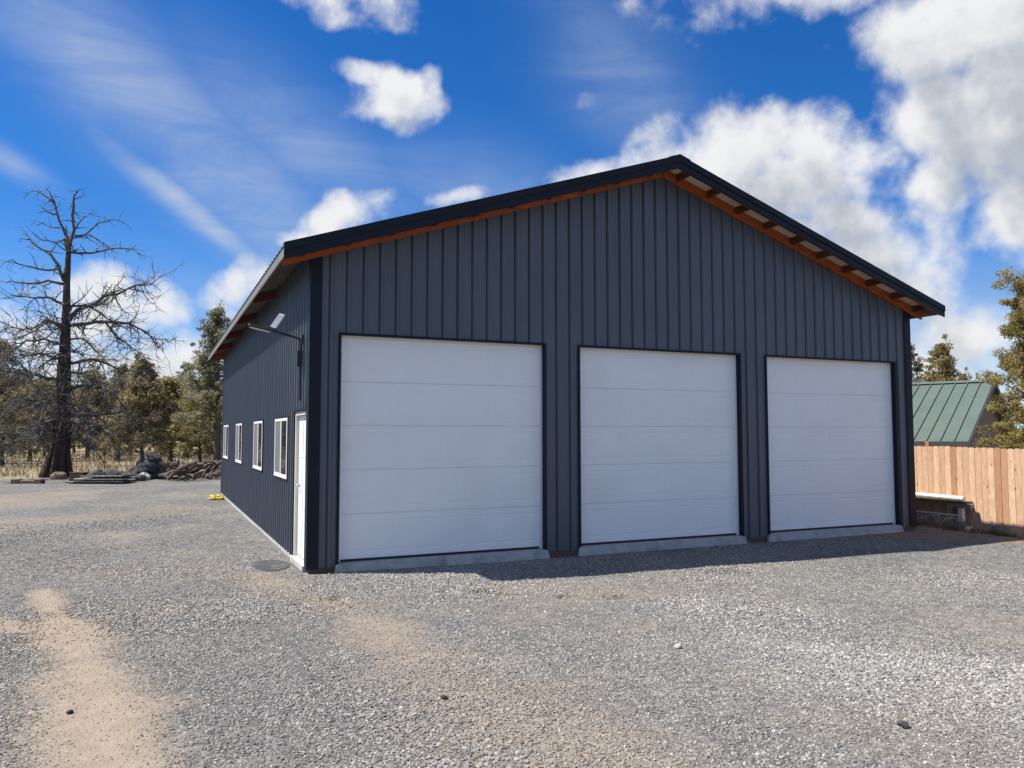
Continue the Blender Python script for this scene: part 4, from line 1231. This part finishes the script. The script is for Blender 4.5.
AE = g.add('ShaderNodeCombineXYZ', {0: az, 1: elv}).outputs[0]
cur = None
for (u, v, rx, ry, rot, wgt) in BLOBS:
    a0, e0_ = azel(u, v); a1, e1 = azel(u + 1, v); a2, e2 = azel(u, v - 1)
    kx = abs(a1 - a0); ky = abs(e2 - e0_); cr, sr = math.cos(R_(rot)), math.sin(R_(rot))
    q = g.vmath('SUBTRACT', AE, (a0, e0_, 0))
    A1 = (cr / (rx * kx), -sr / (rx * ky), 0); A2 = (sr / (ry * kx), cr / (ry * ky), 0)
    d1 = g.vmath('DOT_PRODUCT', q, A1); d2 = g.vmath('DOT_PRODUCT', q, A2)
    s_ = g.math('MULTIPLY_ADD', d1, d1, g.math('MULTIPLY', d2, d2))
    val = g.math('MULTIPLY', g.math('SUBTRACT', 1.0, s_), wgt)
    if cur is None: cur = val
    else:
        n_ = g.add('ShaderNodeMath', {0: cur, 1: val, 2: .25}, operation='SMOOTH_MAX'); cur = n_.outputs[0]
# scattered clouds elsewhere in the sky dome, away from the view
dv = g.vmath('DOT_PRODUCT', D, tuple(FW)); away = g.maprange(dv, .62, .35)
oth = g.math('SUBTRACT', g.math('MULTIPLY', g.noise(D, 2.3, 3, .5), 3.2), 1.75)
cur = g.math('MAXIMUM', cur, g.math('SUBTRACT', g.math('MULTIPLY', oth, away), g.math('MULTIPLY', g.math('SUBTRACT', 1, away), 2.0)))
cur = g.math('MAXIMUM', cur, -1.2)
nb = g.math('MULTIPLY_ADD', g.noise(D, 8, 4, .5), .45, g.math('MULTIPLY', g.noise(D, 19, 9, .56), .6))
dn_ = g.math('MULTIPLY_ADD', g.math('SUBTRACT', nb, .53), 5.4, cur)
g.l.new(dn_, gout.inputs[0])


def cloud(vec):
    n = t.add('ShaderNodeGroup', {}, node_tree=grp); t.l.new(vec, n.inputs[0]); return n.outputs[0]


d0 = cloud(nd)
toward = TS
dS = cloud(t.vmath('ADD', nd, tuple(toward * .030)))
dS2 = cloud(t.vmath('ADD', nd, tuple(toward * .075)))
alpha = t.maprange(d0, -.55, 1.05, 0, 1, True)
occ = t.math('ADD', t.math('MULTIPLY', t.math('MAXIMUM', dS, 0.0), .5), t.math('MULTIPLY', t.math('MAXIMUM', dS2, 0.0), .5))
lit = t.maprange(t.math('ADD', occ, t.math('MULTIPLY', t.math('SUBTRACT', t.noise(nd, 10, 5, .55), .5), 1.3)), .1, 1.5, 1, 0, True)
cc = t.mix(lit, (.52, .57, .65), (.98, .985, .995))
# cirrus streaks
s4 = t.add('ShaderNodeSeparateXYZ', {0: nd}); AZ = t.math('ARCTAN2', s4.outputs[0], s4.outputs[1]); EL = t.math('ARCSINE', s4.outputs[2])
AEw = t.add('ShaderNodeCombineXYZ', {0: AZ, 1: EL}).outputs[0]
mp = t.add('ShaderNodeMapping', {'Vector': AEw, 'Rotation': (0, 0, R_(33)), 'Scale': (2.2, 9, 1)})
st = t.noise(mp.outputs[0], 2.2, 7, .62, dist=.6)
st2 = t.noise(nd, 5.0, 5, .6)
cm = None
for (u, v, rx, ry, rot, wgt) in [(120, 80, 260, 62, 36, .62), (240, 190, 170, 60, 40, .60), (185, 205, 105, 15, 34, 1.0), (5, 160, 55, 14, 22, .6), (310, 150, 150, 50, 30, .42), (620, 80, 120, 60, 60, .32), (470, 190, 130, 50, 10, .32), (960, 330, 160, 80, 0, .5), (130, 330, 200, 80, 0, .35)]:
    a0, e0_ = azel(u, v); a1, e1 = azel(u + 1, v); a2, e2 = azel(u, v - 1); kx = abs(a1 - a0); ky = abs(e2 - e0_); cr, sr = math.cos(R_(rot)), math.sin(R_(rot))
    q = t.vmath('SUBTRACT', AEw, (a0, e0_, 0))
    d1 = t.vmath('DOT_PRODUCT', q, (cr / (rx * kx), -sr / (rx * ky), 0)); d2 = t.vmath('DOT_PRODUCT', q, (sr / (ry * kx), cr / (ry * ky), 0))
    s_ = t.math('MULTIPLY_ADD', d1, d1, t.math('MULTIPLY', d2, d2))
    ex_ = t.math('MULTIPLY', t.math('POWER', 2.718, t.math('MULTIPLY', s_, -1.2)), wgt)
    cm = ex_ if cm is None else t.math('MAXIMUM', cm, ex_)
cir = t.math('MULTIPLY', cm, t.math('ADD', t.maprange(st, .36, .72, .40, 1.05), t.maprange(st2, .35, .7, -.1, .3)), clamp=True)
b_c = t.add('ShaderNodeBackground', {'Color': (.66, .76, .92, 1), 'Strength': .50})
b_k = t.add('ShaderNodeBackground', {'Color': cc, 'Strength': .56})
m1 = t.add('ShaderNodeMixShader', {0: cir}); t.l.new(bg.outputs[0], m1.inputs[1]); t.l.new(b_c.outputs[0], m1.inputs[2])
m2 = t.add('ShaderNodeMixShader', {0: alpha}); t.l.new(m1.outputs[0], m2.inputs[1]); t.l.new(b_k.outputs[0], m2.inputs[2])
t.l.new(m2.outputs[0], out.inputs[0])

SC.view_settings.view_transform = 'Standard'; SC.view_settings.look = 'None'; SC.view_settings.exposure = .68; SC.view_settings.gamma = 1
SC.cycles.max_bounces = 8; SC.cycles.use_denoising = True
